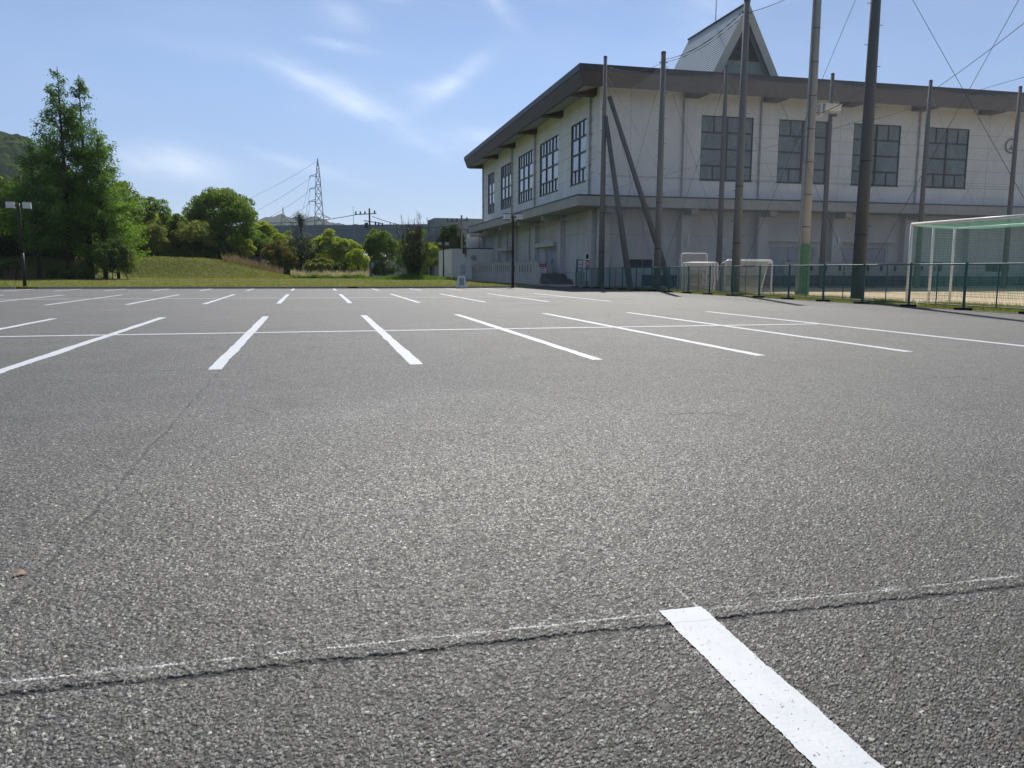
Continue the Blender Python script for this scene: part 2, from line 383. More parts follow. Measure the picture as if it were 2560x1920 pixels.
M = dict(
    emblem=simple('emblem_grey', (.22, .22, .22), .6),
    step=mat_concrete('step_concrete', (.17, .17, .17)),
    asphalt=mat_asphalt(), asphalt_near=mat_asphalt(True), paint=mat_paint(),
    lawn=mat_grass('lawn_grass', (.125, .145, .036), (.185, .195, .06), (.27, .24, .10), .5),
    mound=mat_grass('mound_grass', (.09, .12, .03), (.17, .185, .06), (.30, .27, .13), .55),
    earth=mat_grass('field_earth', (.06, .075, .03), (.10, .11, .05), (.15, .14, .08)),
    sand=simple('sand', (.60, .47, .29), .95, .10, 1.2, bump=.3, bscale=20),
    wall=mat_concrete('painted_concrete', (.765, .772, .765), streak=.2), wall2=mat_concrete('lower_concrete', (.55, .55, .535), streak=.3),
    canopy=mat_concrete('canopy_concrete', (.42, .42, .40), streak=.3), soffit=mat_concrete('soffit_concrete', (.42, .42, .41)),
    ramp=mat_concrete('ramp_concrete', (.45, .44, .40), streak=.3), kerb=mat_concrete('kerb_concrete', (.30, .29, .27)),
    path=mat_concrete('path_concrete', (.42, .41, .37)),
    fascia=simple('brown_metal', (.085, .072, .070), .55, .12, 1.5, spec=.35, streak=.2), flash=simple('flashing', (.055, .058, .065), .5, .1),
    roof=simple('roof_metal', (.74, .77, .77), .5, .07, 2, metal=.0, spec=.6), seam=simple('roof_seam', (.13, .15, .165), .5, .1, metal=.3),
    roofdull=simple('roof_sheet', (.16, .22, .19), .6, .1), tower=mat_concrete('tower_wall', (.26, .30, .30)), louver=simple('louver_dark', (.02, .026, .035), .6),
    joint=simple('joint_line', (.36, .36, .35), .9), frame=simple('window_frame', (.020, .026, .026), .45, .1, spec=.4),
    glass_l=mat_glass('side_glass', (.30, .34, .38), 2.0), glass_f=mat_glass('curtained_glass', (.17, .21, .215), 1.45, .08),
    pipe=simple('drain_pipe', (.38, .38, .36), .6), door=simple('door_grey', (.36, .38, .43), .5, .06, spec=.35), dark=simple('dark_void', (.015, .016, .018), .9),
    pole=mat_concrete('pole_concrete', (.22, .215, .205), streak=.45), poled=mat_concrete('pole_dark', (.15, .145, .14), streak=.4), pale_pole=mat_concrete('light_pole', (.33, .32, .29), streak=.35),
    steel=simple('galvanised', (.34, .35, .36), .45, .1, metal=.6), wire=simple('wire', (.10, .10, .11), .6), wirel=simple('wire_pale', (.38, .38, .38), .6),
    green=simple('fence_green', (.022, .115, .105), .45, .08, spec=.45), greenwire=simple('fence_wire', (.03, .15, .135), .5), rubber=simple('rubber', (.012, .012, .012), .8),
    pad=simple('green_pad', (.05, .17, .06), .7, .12, 4), white=simple('white_tube', (.78, .78, .76), .4, .06), brown=simple('lamp_brown', (.035, .026, .024), .5, .1),
    lampglass=simple('lamp_glass', (.62, .63, .60), .25, .05, spec=.5), red=simple('sign_red', (.34, .03, .05), .5, .05), signw=simple('sign_white', (.66, .68, .70), .5, .04),
    ink=simple('sign_ink', (.12, .15, .22), .6), signg=simple('sign_green', (.02, .22, .14), .5, .05), bark=simple('bark', (.045, .034, .026), .95, .3, 8, bump=.6),
    barkg=simple('grey_bark', (.10, .088, .075), .95, .25, 8), house=simple('house_wall', (.55, .55, .55), .8), tile=simple('roof_tile', (.08, .085, .095), .6),
    far=simple('factory_sheet', (.215, .25, .27), .7, .04, .3), hut=mat_concrete('hut_concrete', (.80, .80, .78), streak=.2), camw=simple('box_white', (.62, .62, .60), .5),
    lattice=simple('pylon_steel', (.13, .15, .17), .6), insul=simple('insulator', (.06, .055, .06), .5),
    net1=mat_net('field_net', .048, .0031, (.36, .39, .42), 'YZ', .35), net2=mat_net('building_net', .06, .003, (.36, .38, .40), 'XZ', .35),
    goalnet=mat_net('green_goal_net', .10, .010, (.06, .24, .17), 'YZ', .4), goalnetx=mat_net('green_side_net', .10, .011, (.05, .2, .15), 'XZ', .4), goalroof=mat_net('green_roof_net', .10, .022, (.16, .45, .34), 'XY', .45),
    mininet=mat_net('mini_net', .08, .011, (.30, .28, .25), 'XZ', .4), darkscreen=simple('windbreak_mesh', (.02, .045, .055), .9, .1),
    leafdead=simple('dry_leaf', (.30, .20, .13), .8))

# ------------------------------------------------------------------ ground
def grid(name, xs, ys, zf, mat_, kind='structure'):
    X, Y = np.meshgrid(xs, ys); Z = zf(X, Y); nx, ny = len(xs), len(ys)
    V = np.stack([X, Y, Z], -1).reshape(-1, 3)
    i = np.arange((ny-1)*(nx-1)); r_, c_ = i//(nx-1), i % (nx-1); a = r_*nx+c_
    L = np.stack([a, a+1, a+nx+1, a+nx], 1)
    o = mesh_np(name, V, L, [4]*len(L), mat_, smooth=True)
    if kind: o['kind'] = kind
    return o

n = 96; ring = [(math.cos(2*math.pi*i/n), math.sin(2*math.pi*i/n)) for i in range(n)]
mb = MB(); mb.add([(x*9000, y*9000, -.7) for x, y in ring], [tuple(range(n))])
tag(mb.build('ground', M['earth']), kind='structure')

def kerb_y(x):
    return float(np.interp(x, [-80, -30, -2, 5, 10, 14, 16.5, 18.2, 25], [54.6, 54.8, 55.3, 55.6, 56.5, 58.0, 60.2, 62.6, 63]))

lot = grid('parking_lot', np.concatenate([np.arange(-60, 19.7, 1.1), [19.72]]), np.arange(-10, 64, 1.), lambda X, Y: zg(X, Y), M['asphalt'])
# the stretch close to the camera carries the stones as real relief
rows = 1.15*np.exp(np.arange(0, 1300)*.0016); colsr = np.arange(-.52, 1.2, .0016)
Yr, Rr_ = np.meshgrid(rows, colsr, indexing='ij'); Xr = Rr_*Yr; Vr = np.stack([Xr, Yr, zg(Xr, Yr)+.0012], -1).reshape(-1, 3); nx = len(colsr); i = np.arange((len(rows)-1)*(nx-1)); a = (i//(nx-1))*nx+i % (nx-1)
mesh_np('coarse_surface', Vr, np.stack([a, a+1, a+nx+1, a+nx], 1), np.full(len(a), 4), M['asphalt_near'], lot, smooth=True); del Yr, Rr_, Xr, Vr
lot['label'] = 'wide grey asphalt car park with fresh white bay lines'

def strip(x0, y0, x1, y1, w, ragged=.006, step=.05, lift=.004, seed=0):
    """a painted bar with rolled, slightly ragged edges"""
    r = np.random.default_rng(seed); L = math.hypot(x1-x0, y1-y0); k = max(4, int(L/step)); tt = np.linspace(0, 1, k+1)
    dx, dy = (x1-x0)/L, (y1-y0)/L; nx, ny = -dy, dx
    def edge():
        e = r.normal(0, ragged*.6, k+1) + np.interp(tt, np.linspace(0, 1, max(3, k//9)), r.normal(0, ragged*1.2, max(3, k//9)))
        return e
    e1, e2 = w/2+edge(), -w/2+edge(); end = r.normal(0, ragged, 4)
    P = []
    for s_ in (e1, e2):
        x = x0+dx*L*tt+nx*s_; y = y0+dy*L*tt+ny*s_; P.append(np.stack([x, y, zg(x, y)+lift], 1))
    V = np.concatenate(P); a = np.arange(k); F = np.stack([a+1, a, a+k+1, a+k+2], 1)
    return V, F

def paint(segs):
    for q, (x0, y0, x1, y1, w) in enumerate(segs):
        near = min(y0, y1) < 6
        V, F = strip(x0, y0, x1, y1, w, .0022 if near else .006, .007 if near else .06, .0086 if near else .0025+.0005*(q % 2)+(.002 if w > .18 else 0), q)
        mesh_np('painted_line', V, F, [4]*len(F), M['paint'], lot)

X0 = 1.287; sx = lambda k: X0+2.5*(k-3)
segs = [(sx(k), 2.66, sx(k), -3.5, .17) for k in (1, 2, 3, 4)]
segs += [(sx(k), 10.62, sx(k), 22.2, .165) for k in range(-3, 8)]
segs += [(sx(k), 30.3, sx(k), 41.8, .165) for k in range(-7, 8)]
segs += [(sx(k), 49.3, sx(k), kerb_y(sx(k))-.35, .165) for k in range(-10, 8)]
segs += [(sx(-7), 16.55, sx(7), 16.55, .19), (sx(-11), 36.1, sx(7), 36.1, .23)]
paint(segs)

# kerb
xs = [-60, -17.6]; ks = [(-60, -17.4), (-16.2, 2.2)]
xs_all = list(np.arange(2.9, 18.6, .8))
def kerb_run(pts, name='kerb'):
    b = MB()
    for (xa, ya), (xb, yb) in zip(pts[:-1], pts[1:]):
        za, zb = zg(xa, ya)-.05, zg(xb, yb)-.05
        b.hexa([(xa, ya, za), (xb, yb, zb), (xb, yb+.17, zb), (xa, ya+.17, za), (xa, ya+.012, za+.17), (xb, yb+.012, zb+.17), (xb, yb+.17, zb+.17), (xa, ya+.17, za+.17)])
    tag(b.build(name, M['kerb']), kind='structure')
for a, b_ in ks: kerb_run([(x, kerb_y(x)) for x in np.linspace(a, b_, 12)])
kerb_run([(x, kerb_y(x)) for x in xs_all])

# lawn with the grassy rise behind
def hump(X, Y):
    h = np.interp(X, [-90, -28, -20, -14, -9.7, -6.2, -2.4, 3], [2.4, 2.45, 2.6, 2.45, 1.95, 1.05, .05, 0])
    yf = np.interp(X, [-90, -29, -21, 0], [88, 90, 103.5, 105]); w_ = np.interp(X, [-29, -21], [11, 8.5])
    t_ = np.clip((Y-yf)/w_, 0, 1); s_ = t_*t_*(3-2*t_)
    return h*s_
def zl(X, Y):
    z = zg(X, np.minimum(Y, 56))+.105 + hump(X, Y)
    return z + .02*np.sin(X*.7)*np.sin(Y*.5+X*.2)
LX = np.concatenate([np.arange(-90, -30, 2.), np.arange(-30, 17.21, .6)])
LY = np.concatenate([[0, .5, 1, 2, 3.5, 5, 8], np.arange(12, 60, .75)])
X_, _ = np.meshgrid(LX, LY); KY = np.array([kerb_y(x)+.17 for x in LX]); Ymat = KY[None, :]+LY[:, None]*(1-0*KY[None, :])
Xm = np.repeat(LX[None, :], len(LY), 0)
V = np.stack([Xm, Ymat, zl(Xm, Ymat)], -1).reshape(-1, 3); nx = len(LX); i = np.arange((len(LY)-1)*(nx-1)); a = (i//(nx-1))*nx+i % (nx-1)
o = mesh_np('lawn', V, np.stack([a, a+1, a+nx+1, a+nx], 1), [4]*len(a), M['lawn'], smooth=True); o['kind'] = 'structure'
# the rise carries rougher grass: second material by face centre
me = o.data; me.materials.append(M['mound']); fc = V[a]; mi = (hump(fc[:, 0], fc[:, 1]) > .05).astype(np.int32); me.polygons.foreach_set('material_index', mi)

grid('sand_field', np.arange(21.0, 130, 4.), np.arange(-12, 63, 3.), lambda X, Y: zg(X, Y)-.03, M['sand'])
grid('grass_verge', np.array([19.74, 20.2, 20.8, 21.4, 21.9]), np.arange(-12, 60, 1.2), lambda X, Y: zg(X, Y)-.01+.03*np.sin(Y*1.3)*(X > 19.9)*(X < 21.5), M['mound'])
b = MB(); b.quad((17.25, 62.5, .05), (21.7, 62.5, .05), (21.7, 130, .06), (17.25, 130, .06)); b.quad((18.4, 60.6, .012), (21.7, 60.6, .012), (21.7, 62.48, .05), (17.6, 62.48, .05))
tag(b.build('pavement', M['path']), kind='structure')

# ------------------------------------------------------------------ sports hall
YB, XB = 61.74, 21.8
def shear(x, y, z): return (x+.016*(y-YB)*max(0., 1-(x-19.)/70), y, z)
def YL(ym): s = (21.8-.016*YB)/(21.8-.016*ym); return ym*s
hall = empty('sports_hall', (XB, YB, 0), 'large pale concrete gymnasium with brown eaves and a triangular roof tower', 'building')
hall_inv = Vector((XB, YB, 0))
def hpart(name, mats, fn, parent=None, smooth=False):
    b = MB(); fn(b); inv = hall_inv
    b.xf = lambda x, y, z: tuple(Vector(shear(x, y, z))-inv)
    o = b.build(name, mats, parent or hall, smooth)
    return o
YE = YL(106.46); XE = 92.
def holed(b, axis, c, u0_, u1_, z0, z1, holes, depth, flip, m=0):
    us = sorted({u0_, u1_, *[h[0] for h in holes], *[h[1] for h in holes]}); zs = sorted({z0, z1, *[h[2] for h in holes], *[h[3] for h in holes]})
    P = (lambda u, z, d=0: (c+d, u, z)) if axis == 'X' else (lambda u, z, d=0: (u, c+d, z))
    for ua, ub in zip(us[:-1], us[1:]):
        for za, zb in zip(zs[:-1], zs[1:]):
            if any(h[0] <= ua+1e-6 and ub <= h[1]+1e-6 and h[2] <= za+1e-6 and zb <= h[3]+1e-6 for h in holes): continue
            q = [P(ua, za), P(ub, za), P(ub, zb), P(ua, zb)]; b.quad(*(q[::-1] if flip else q), m=m)
    for ua, ub, za, zb in holes:
        b.quad(P(ua, za), P(ua, za, depth), P(ua, zb, depth), P(ua, zb), m=m); b.quad(P(ub, za), P(ub, zb), P(ub, zb, depth), P(ub, za, depth), m=m)
        b.quad(P(ua, zb), P(ua, zb, depth), P(ub, zb, depth), P(ub, zb), m=m); b.quad(P(ua, za), P(ub, za), P(ub, za, depth), P(ua, za, depth), m=m)

WZ0, WZ1 = 8.5, 13.5
side_w = [(YL(64.92), YL(69.0), 2), (YL(72.76), YL(78.95), 3), (YL(81.55), YL(87.55), 3), (YL(90.7), YL(96.0), 3), (YL(99.6), YL(103.3), 2)]
front_w = [(30.33, 34.9), (37.2, 41.7), (44.15, 48.72), (51.2, 55.58), (65.0, 69.5), (72., 76.5), (79, 83.5)]
def upper(b):
    holed(b, 'X', XB, YB, YE, 6.8, 15.4, [(a, c, WZ0, WZ1) for a, c, _ in side_w], .16, True)
    holed(b, 'Y', YB, XB, XE, 6.8, 15.4, [(a, c, WZ0, WZ1) for a, c in front_w], .16, False)
    b.quad((XE, YB, 0), (XE, YE, 0), (XE, YE, 15.4), (XE, YB, 15.4)); b.quad((XE, YE, 0), (XB, YE, 0), (XB, YE, 15.4), (XE, YE, 15.4))
def joints(b):
    zs = [8.95, 9.95, 10.95, 11.95, 13.0]
    e = .004
    def fr(x0, x1, z): b.box(x0, x1, YB-e, YB+.002, z-.014, z+.014)
    def sd(y0, y1, z): b.box(XB-e, XB+.002, y0, y1, z-.016, z+.016)
    fe = [XB] + [v for w_ in front_w for v in w_] + [XE]
    for x0, x1 in zip(fe[2::2], fe[3::2]):
        if x0 < 56:
            for z in zs: fr(x0, x1, z)
    for x0, x1 in zip(fe[0::2], fe[1::2]): fr(x0, x1, 8.72 if x0 > 50 else 8.6)
    se = [YB+1.2] + [v for w_ in side_w for v in w_[:2]] + [YE]
    for y0, y1 in zip(se[0::2], se[1::2]):
        for z in zs: sd(y0, y1, z)
    for x in (24.35, 29.1, 42.9, 57.6, 61.5, 63.4): b.box(x-.012, x+.012, YB-e, YB+.002, 7, 15)
def uw(b): upper(b); k = len(b.m); joints(b); b.m[k:] = [1]*(len(b.m)-k)
hpart('upper_wall', [M['wall'], M['joint']], uw)

def window(parent_name, axis, a, c, cols, glass):
    # frame of square section bars; the end rows are split into narrower lights
    P = (lambda u, d, z: (XB+d, u, z)) if axis == 'X' else (lambda u, d, z: (u, YB+d, z))
    def bx(b, u0_, u1_, z0, z1, d0=.05, d1=.16):
        if axis == 'X': b.box(XB+d0, XB+d1, u0_, u1_, z0, z1)
        else: b.box(u0_, u1_, YB+d0, YB+d1, z0, z1)
    def fr(b):
        t_ = .07
        bx(b, a, c, WZ0, WZ0+t_*1.3); bx(b, a, c, WZ1-t_, WZ1)
        zr = [WZ0+1.12, WZ0+2.43, WZ0+3.72]
        us = [a+(c-a)*i/cols for i in range(cols+1)]
        for u in us: bx(b, max(a, u-t_), min(c, u+t_), WZ0+t_*1.3, WZ1-t_, .04, .155)
        for i in range(cols):
            l, r_ = max(a, us[i]-t_)+(t_ if i == 0 else 2*t_), min(c, us[i+1]+t_)-(t_ if i == cols-1 else 2*t_)
            l = us[i]+t_; r_ = us[i+1]-t_
            for z in zr: bx(b, l, r_, z-.06, z+.06, .045, .15)
            for z0, z1 in ((WZ0+t_*1.3, zr[0]-.06), (zr[2]+.06, WZ1-t_)): bx(b, (l+r_)/2-.035, (l+r_)/2+.035, z0, z1, .055, .148)
        if axis == 'Y': b.box(a-.06, c+.06, YB-.05, YB-.002, WZ0-.07, WZ0)
        else: b.box(XB-.05, XB-.002, a-.06, c+.06, WZ0-.07, WZ0)
    w_ = hpart('window', M['frame'], fr)
    def gl(b):
        if axis == 'X': b.quad(P(c, .13, WZ0), P(a, .13, WZ0), P(a, .13, WZ1), P(c, .13, WZ1))
        else: b.quad(P(a, .13, WZ0), P(c, .13, WZ0), P(c, .13, WZ1), P(a, .13, WZ1))
    hpart('pane', glass, gl, w_)
for a, c, k in side_w: window('w', 'X', a, c, k, M['glass_l'])
for a, c in front_w: window('w', 'Y', a, c, 2, M['glass_f'])

# ground floor: recessed wall, pilasters, doors
OL, OF = 2.42, 2.35
side_pil = [YL(y) for y in (62.4, 70.75, 79.4, 88.0, 96.3, 105.2)]
front_pil = [22.15, 29.1, 35.9, 42.75, 49.75, 56.3, 63.2, 70.1, 77]
d2 = (YL(72.6), YL(76.9), 1.0, 3.42); d1 = (YL(89.9), YL(93.6), 1.0, 3.42)
fd = [(36.8, 41.2, .9, 3.45), (43.6, 48.2, .9, 3.45)]; fwn = [(51.6, 53.9, 1.3, 2.1), (58.4, 60.95, 1.3, 2.1), (24.3, 26.5, 1.45, 2.15), (65, 67.5, 1.3, 2.1)]
def lower(b):
    holed(b, 'X', XB+.02, YB+.02, YE, -.3, 6.8, [d1, d2], .3, True); holed(b, 'Y', YB+.02, XB+.02, XE, -.3, 6.8, fd+fwn, .3, False)
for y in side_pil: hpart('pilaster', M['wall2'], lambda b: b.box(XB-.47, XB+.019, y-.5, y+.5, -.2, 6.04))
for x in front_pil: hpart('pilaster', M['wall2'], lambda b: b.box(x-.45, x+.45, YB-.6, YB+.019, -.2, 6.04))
def lj(b):
    e = .016
    for x0, x1 in zip(front_pil[:-1], front_pil[1:]):
        b.box((x0+x1)/2-.015, (x0+x1)/2+.015, YB-e+.02, YB+.022, 0 if x0 not in (35.9, 42.75) else 4.0, 6.0)
        if x0 not in (35.9, 42.75): b.box(x0+.45, x1-.45, YB-e+.02, YB+.022, 4.07, 4.1)
    for y0, y1 in zip(side_pil[:-1], side_pil[1:]):
        b.box(XB-e+.02, XB+.022, y0+.5, y1-.5, 4.27, 4.31)
        b.box(XB-e+.02, XB+.022, (y0+y1)/2-.015, (y0+y1)/2+.015, 4.3, 6.0)
    b.box(XB-e+.02, XB+.022, YB, d2[0], 1.03, 1.08); b.box(XB-e+.02, XB+.022, d2[1], d1[0], 1.03, 1.08)
def lw(b): lower(b); k = len(b.m); lj(b); b.m[k:] = [1]*(len(b.m)-k)
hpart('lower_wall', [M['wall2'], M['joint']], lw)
for ya, yb, za, zb in (d2, d1):
    def leaf(b):
        mid = (ya+yb)/2
        b.box(XB+.18, XB+.26, ya+.14, mid-.012, za+.05, zb-.14); b.box(XB+.18, XB+.26, mid+.012, yb-.14, za+.05, zb-.14)
        b.box(XB+.265, XB+.3, ya, yb, za, zb, 1)
        b.box(XB+.08, XB+.24, ya, ya+.14, za, zb, 2); b.box(XB+.08, XB+.24, yb-.14, yb, za, zb, 2); b.box(XB+.08, XB+.24, ya+.14, yb-.14, zb-.14, zb, 2)
    dr = hpart('door', [M['door'], M['dark'], M['wall2']], leaf)
    hpart('handle', M['frame'], lambda b: b.box(XB+.12, XB+.179, (ya+yb)/2+.06, (ya+yb)/2+.1, za+.9, za+1.3), dr)
    hpart('lintel', M['wall2'], lambda b: b.box(XB-.5, XB+.018, ya-.2 if ya < 80 else ya-.2, yb+1.9, 3.46, 3.86))
for xa, xb, za, zb in fd:
    def leaf(b):
        mid = (xa+xb)/2-.3
        b.box(xa+.16, mid-.03, YB+.16, YB+.24, za, zb-.18); b.box(mid+.03, xb-.16, YB+.2, YB+.26, za, zb-.18)
        b.box(xa, xb, YB+.265, YB+.3, za, zb, 1); b.box(xa, xa+.16, YB+.08, YB+.24, za, zb, 2); b.box(xb-.16, xb, YB+.08, YB+.24, za, zb, 2); b.box(xa+.16, xb-.16, YB+.08, YB+.24, zb-.18, zb, 2)
    dr = hpart('door', [M['door'], M['dark'], M['wall2']], leaf)
    hpart('handle', M['frame'], lambda b: b.box((xa+xb)/2-.22, (xa+xb)/2-.17, YB+.12, YB+.199, za+.9, za+1.3), dr)
    hpart('lintel', M['wall2'], lambda b: b.box(xa-.45, xb+.25, YB-.4, YB+.018, 3.7, 4.05))
for xa, xb, za, zb in fwn:
    v_ = hpart('vent', M['dark'], lambda b: b.box(xa, xb, YB+.2, YB+.28, za, zb))
    hpart('louver', M['louver'], lambda b: [b.box(xa+.02, xb-.02, YB+.06, YB+.2, za+.06+i*.15, za+.1+i*.15) for i in range(5)], v_)
for x in (29.2, 42.85): hpart('wall_light', M['signw'], lambda b: b.box(x-.09, x+.09, YB-.72, YB-.603, 3.25, 4.1))

# canopy round the first floor
CX, CY_, CZ0, CZ1, CE = XB-OL, YB-OF, 6.06, 6.84, YL(104.5)
def canopy(b):
    b.hexa([(CX, CY_, CZ0), (XE+2, CY_, CZ0), (XE+2, YB-.003, CZ0), (CX, YB-.003, CZ0), (CX, CY_, CZ1), (XE+2, CY_, CZ1), (XE+2, YB-.003, CZ1+.06), (CX, YB-.003, CZ1+.06)])
    b.hexa([(CX, YB, CZ0), (XB-.003, YB, CZ0), (XB-.003, CE, CZ0), (CX, CE, CZ0), (CX, YB, CZ1), (XB-.003, YB, CZ1+.06), (XB-.003, CE, CZ1+.06), (CX, CE, CZ1)])
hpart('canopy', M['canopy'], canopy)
def cflash(b):
    b.box(CX-.04, XE+2, CY_-.04, CY_-.003, CZ1-.05, CZ1+.05); b.box(CX-.04, CX-.003, CY_-.003, CE, CZ1-.05, CZ1+.05)
hpart('canopy_flashing', M['flash'], cflash)
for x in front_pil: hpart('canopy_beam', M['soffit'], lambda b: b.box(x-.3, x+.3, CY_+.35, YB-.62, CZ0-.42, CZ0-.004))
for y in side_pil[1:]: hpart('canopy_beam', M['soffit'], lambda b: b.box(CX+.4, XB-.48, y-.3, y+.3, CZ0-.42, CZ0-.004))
hpart('conduit', M['pipe'], lambda b: (b.tube((XB-.75, YB+1.5, 5.6), (XB-.75, YE-2, 5.6), .06, n=8), [b.tube((XB-.75, y, 5.6), (XB-.75, y, CZ0), .03) for y in np.arange(YB+4, YE-3, 5)]))

# eaves: upper band, sloping lower fascia, soffit, brackets, roof
OR = 2.45; ZT, ZM, ZB = 16.22, 15.74, 14.75; RX, RY, RXE, RYE = XB-OR, YB-OR, XE+OR, YE+.9
def fascia(b):
    oi, ol = .03, .36   # lower fascia leans in towards the wall
    def ring(o_, z): return [(RX+o_, RY+o_, z), (RXE-o_, RY+o_, z), (RXE-o_, RYE-o_, z), (RX+o_, RYE-o_, z)]
    rs = [ring(0, ZT), ring(0, ZM), ring(oi+.03, ZM-.006), ring(ol, ZB), ring(ol+.2, ZB)]
    for k, (ra, rb) in enumerate(zip(rs[:-1], rs[1:])):
        for i in range(4):
            j = (i+1) % 4; b.quad(ra[i], rb[i], rb[j], ra[j], m=1 if k == 0 else 0)
hpart('fascia', [M['fascia'], M['flash']], fascia)
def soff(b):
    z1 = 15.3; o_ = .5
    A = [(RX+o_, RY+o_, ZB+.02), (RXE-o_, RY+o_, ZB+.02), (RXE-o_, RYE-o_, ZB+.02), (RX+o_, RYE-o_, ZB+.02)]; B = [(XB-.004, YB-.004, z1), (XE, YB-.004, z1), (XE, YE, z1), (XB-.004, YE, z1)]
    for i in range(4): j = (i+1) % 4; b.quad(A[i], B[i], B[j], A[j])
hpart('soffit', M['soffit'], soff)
for x in (29.0, 35.87, 42.83, 49.75, 56.5, 63.4, 70.3):
    hpart('bracket', M['fascia'], lambda b: b.hexa([(x-.18, RY+.62, ZB-.05), (x+1.0, RY+.62, ZB-.05), (x+1.0, YB-.006, 14.72), (x-.18, YB-.006, 14.72), (x-.18, RY+.62, ZB+.0), (x+1.0, RY+.62, ZB+.0), (x+1.0, YB-.006, 15.28), (x-.18, YB-.006, 15.28)]))
for y in [YL(v) for v in (62.5, 71.3, 80.0, 88.9, 97.3, 106.2)]:
    hpart('bracket', M['fascia'], lambda b: b.hexa([(RX+.62, y-.0, ZB-.05), (XB-.006, y, 14.72), (XB-.006, y+.9, 14.72), (RX+.62, y+.9, ZB-.05), (RX+.62, y, ZB), (XB-.006, y, 15.28), (XB-.006, y+.9, 15.28), (RX+.62, y+.9, ZB)]))
def roof(b):
    A = [(RX+.01, RY+.01, ZT-.02), (RXE-.01, RY+.01, ZT-.02), (RXE-.01, RYE-.01, ZT-.02), (RX+.01, RYE-.01, ZT-.02)]; yc = (RY+RYE)/2; h = 17.9
    b.quad(A[0], A[1], (RXE-24, yc, h), (RX+24, yc, h)); b.quad(A[2], A[3], (RX+24, yc, h), (RXE-24, yc, h)); b.add([A[3], A[0], (RX+24, yc, h)], [(0, 1, 2)]); b.add([A[1], A[2], (RXE-24, yc, h)], [(0, 1, 2)])
hpart('roof', M['roofdull'], roof)

# roof tower: steep gable with standing seams and a recessed louvred triangle
TA, TY0, TY1, TZ0, TZ1, TW = 36.08, 65.6, 77.2, 15.9, 23.55, 4.05
sl_ = (TZ1-TZ0)/TW
tower = hpart('roof_tower', M['tower'], lambda b: b.add([(TA-TW+.3, TY0+.75, TZ0), (TA+TW-.3, TY0+.75, TZ0), (TA, TY0+.75, TZ1-.57), (TA-TW+.3, TY1-.3, TZ0), (TA+TW-.3, TY1-.3, TZ0), (TA, TY1-.3, TZ1-.57)], [(0, 1, 2), (5, 4, 3), (0, 3, 4, 1), (1, 4, 5, 2), (2, 5, 3, 0)]))
def slope_panel(b):
    for s_ in (-1, 1):
        a0, a1 = (TA+s_*TW, TZ0), (TA, TZ1); nx_, nz_ = s_*sl_/math.hypot(1, sl_), 1/math.hypot(1, sl_); t_ = .16
        o = [(a0[0], TY0, a0[1]), (a0[0], TY1, a0[1]), (a1[0], TY1, a1[1]), (a1[0], TY0, a1[1])]
        i_ = [(x-nx_*t_ if k < 2 else x, y, z-nz_*t_ if k < 2 else z-t_*2.2) for k, (x, y, z) in enumerate(o)]
        b.quad(*o); b.quad(*i_[::-1], m=1)
        b.quad(o[0], o[3], i_[3], i_[0], m=1); b.quad(o[1], i_[1], i_[2], o[2], m=1); b.quad(o[0], i_[0], i_[1], o[1], m=1)
def seams(b):
    for s_ in (-1, 1):
        nx_, nz_ = s_*sl_/math.hypot(1, sl_), 1/math.hypot(1, sl_)
        for k in range(1, 34):
            f_ = k/34; x, z = TA+s_*TW*(1-f_), TZ0+(TZ1-TZ0)*f_
            b.bar((x+nx_*.007, TY0+.02, z+nz_*.007), (x+nx_*.007, TY1-.02, z+nz_*.007), (.075), .016, upv=(nx_, 0, nz_))
hpart('slope_panel', [M['roof'], M['tower']], slope_panel, tower)
hpart('standing_seam', M['seam'], seams, tower)
hpart('ridge_cap', M['flash'], lambda b: b.bar((TA, TY0-.05, TZ1+.03), (TA, TY1+.05, TZ1+.03), .28, .12), tower)
def bargeboard(b):
    for s_ in (-1, 1):
        for y0, y1 in ((TY0-.07, TY0-.002),):
            w_ = .75
            p = [(TA+s_*TW, TZ0), (TA+s_*(TW-w_), TZ0), (TA, TZ1-w_*sl_), (TA, TZ1)]
            b.hexa([(p[0][0], y0, p[0][1]), (p[1][0], y0, p[1][1]), (p[1][0], y1, p[1][1]), (p[0][0], y1, p[0][1]), (p[3][0], y0, p[3][1]), (p[2][0], y0, p[2][1]), (p[2][0], y1, p[2][1]), (p[3][0], y1, p[3][1])])
hpart('gable_trim', M['canopy'], bargeboard, tower)
def louv(b):
    z0 = 19.05; hw = 1.62; zt = 22.1; y = TY0+.70
    b.add([(TA-hw, y, z0), (TA+hw, y, z0), (TA, y, zt)], [(0, 1, 2)])
    for k in range(9):
        z = z0+.12+k*.3; w_ = hw*(1-(z-z0)/(zt-z0))-.08
        if w_ > .1: b.box(TA-w_, TA+w_, y-.05, y-.004, z, z+.05, 1)
hpart('louver', [M['louver'], M['frame']], louv, tower)
hpart('antenna_mast', M['steel'], lambda b: (b.tube((TA, 71.6, TZ1), (TA, 71.6, TZ1+9), .045, .02), [b.tube((TA, 71.6, TZ1+z), (TA+.5, 71.6, TZ1+z), .012) for z in (6, 6.5, 7)]), tower)

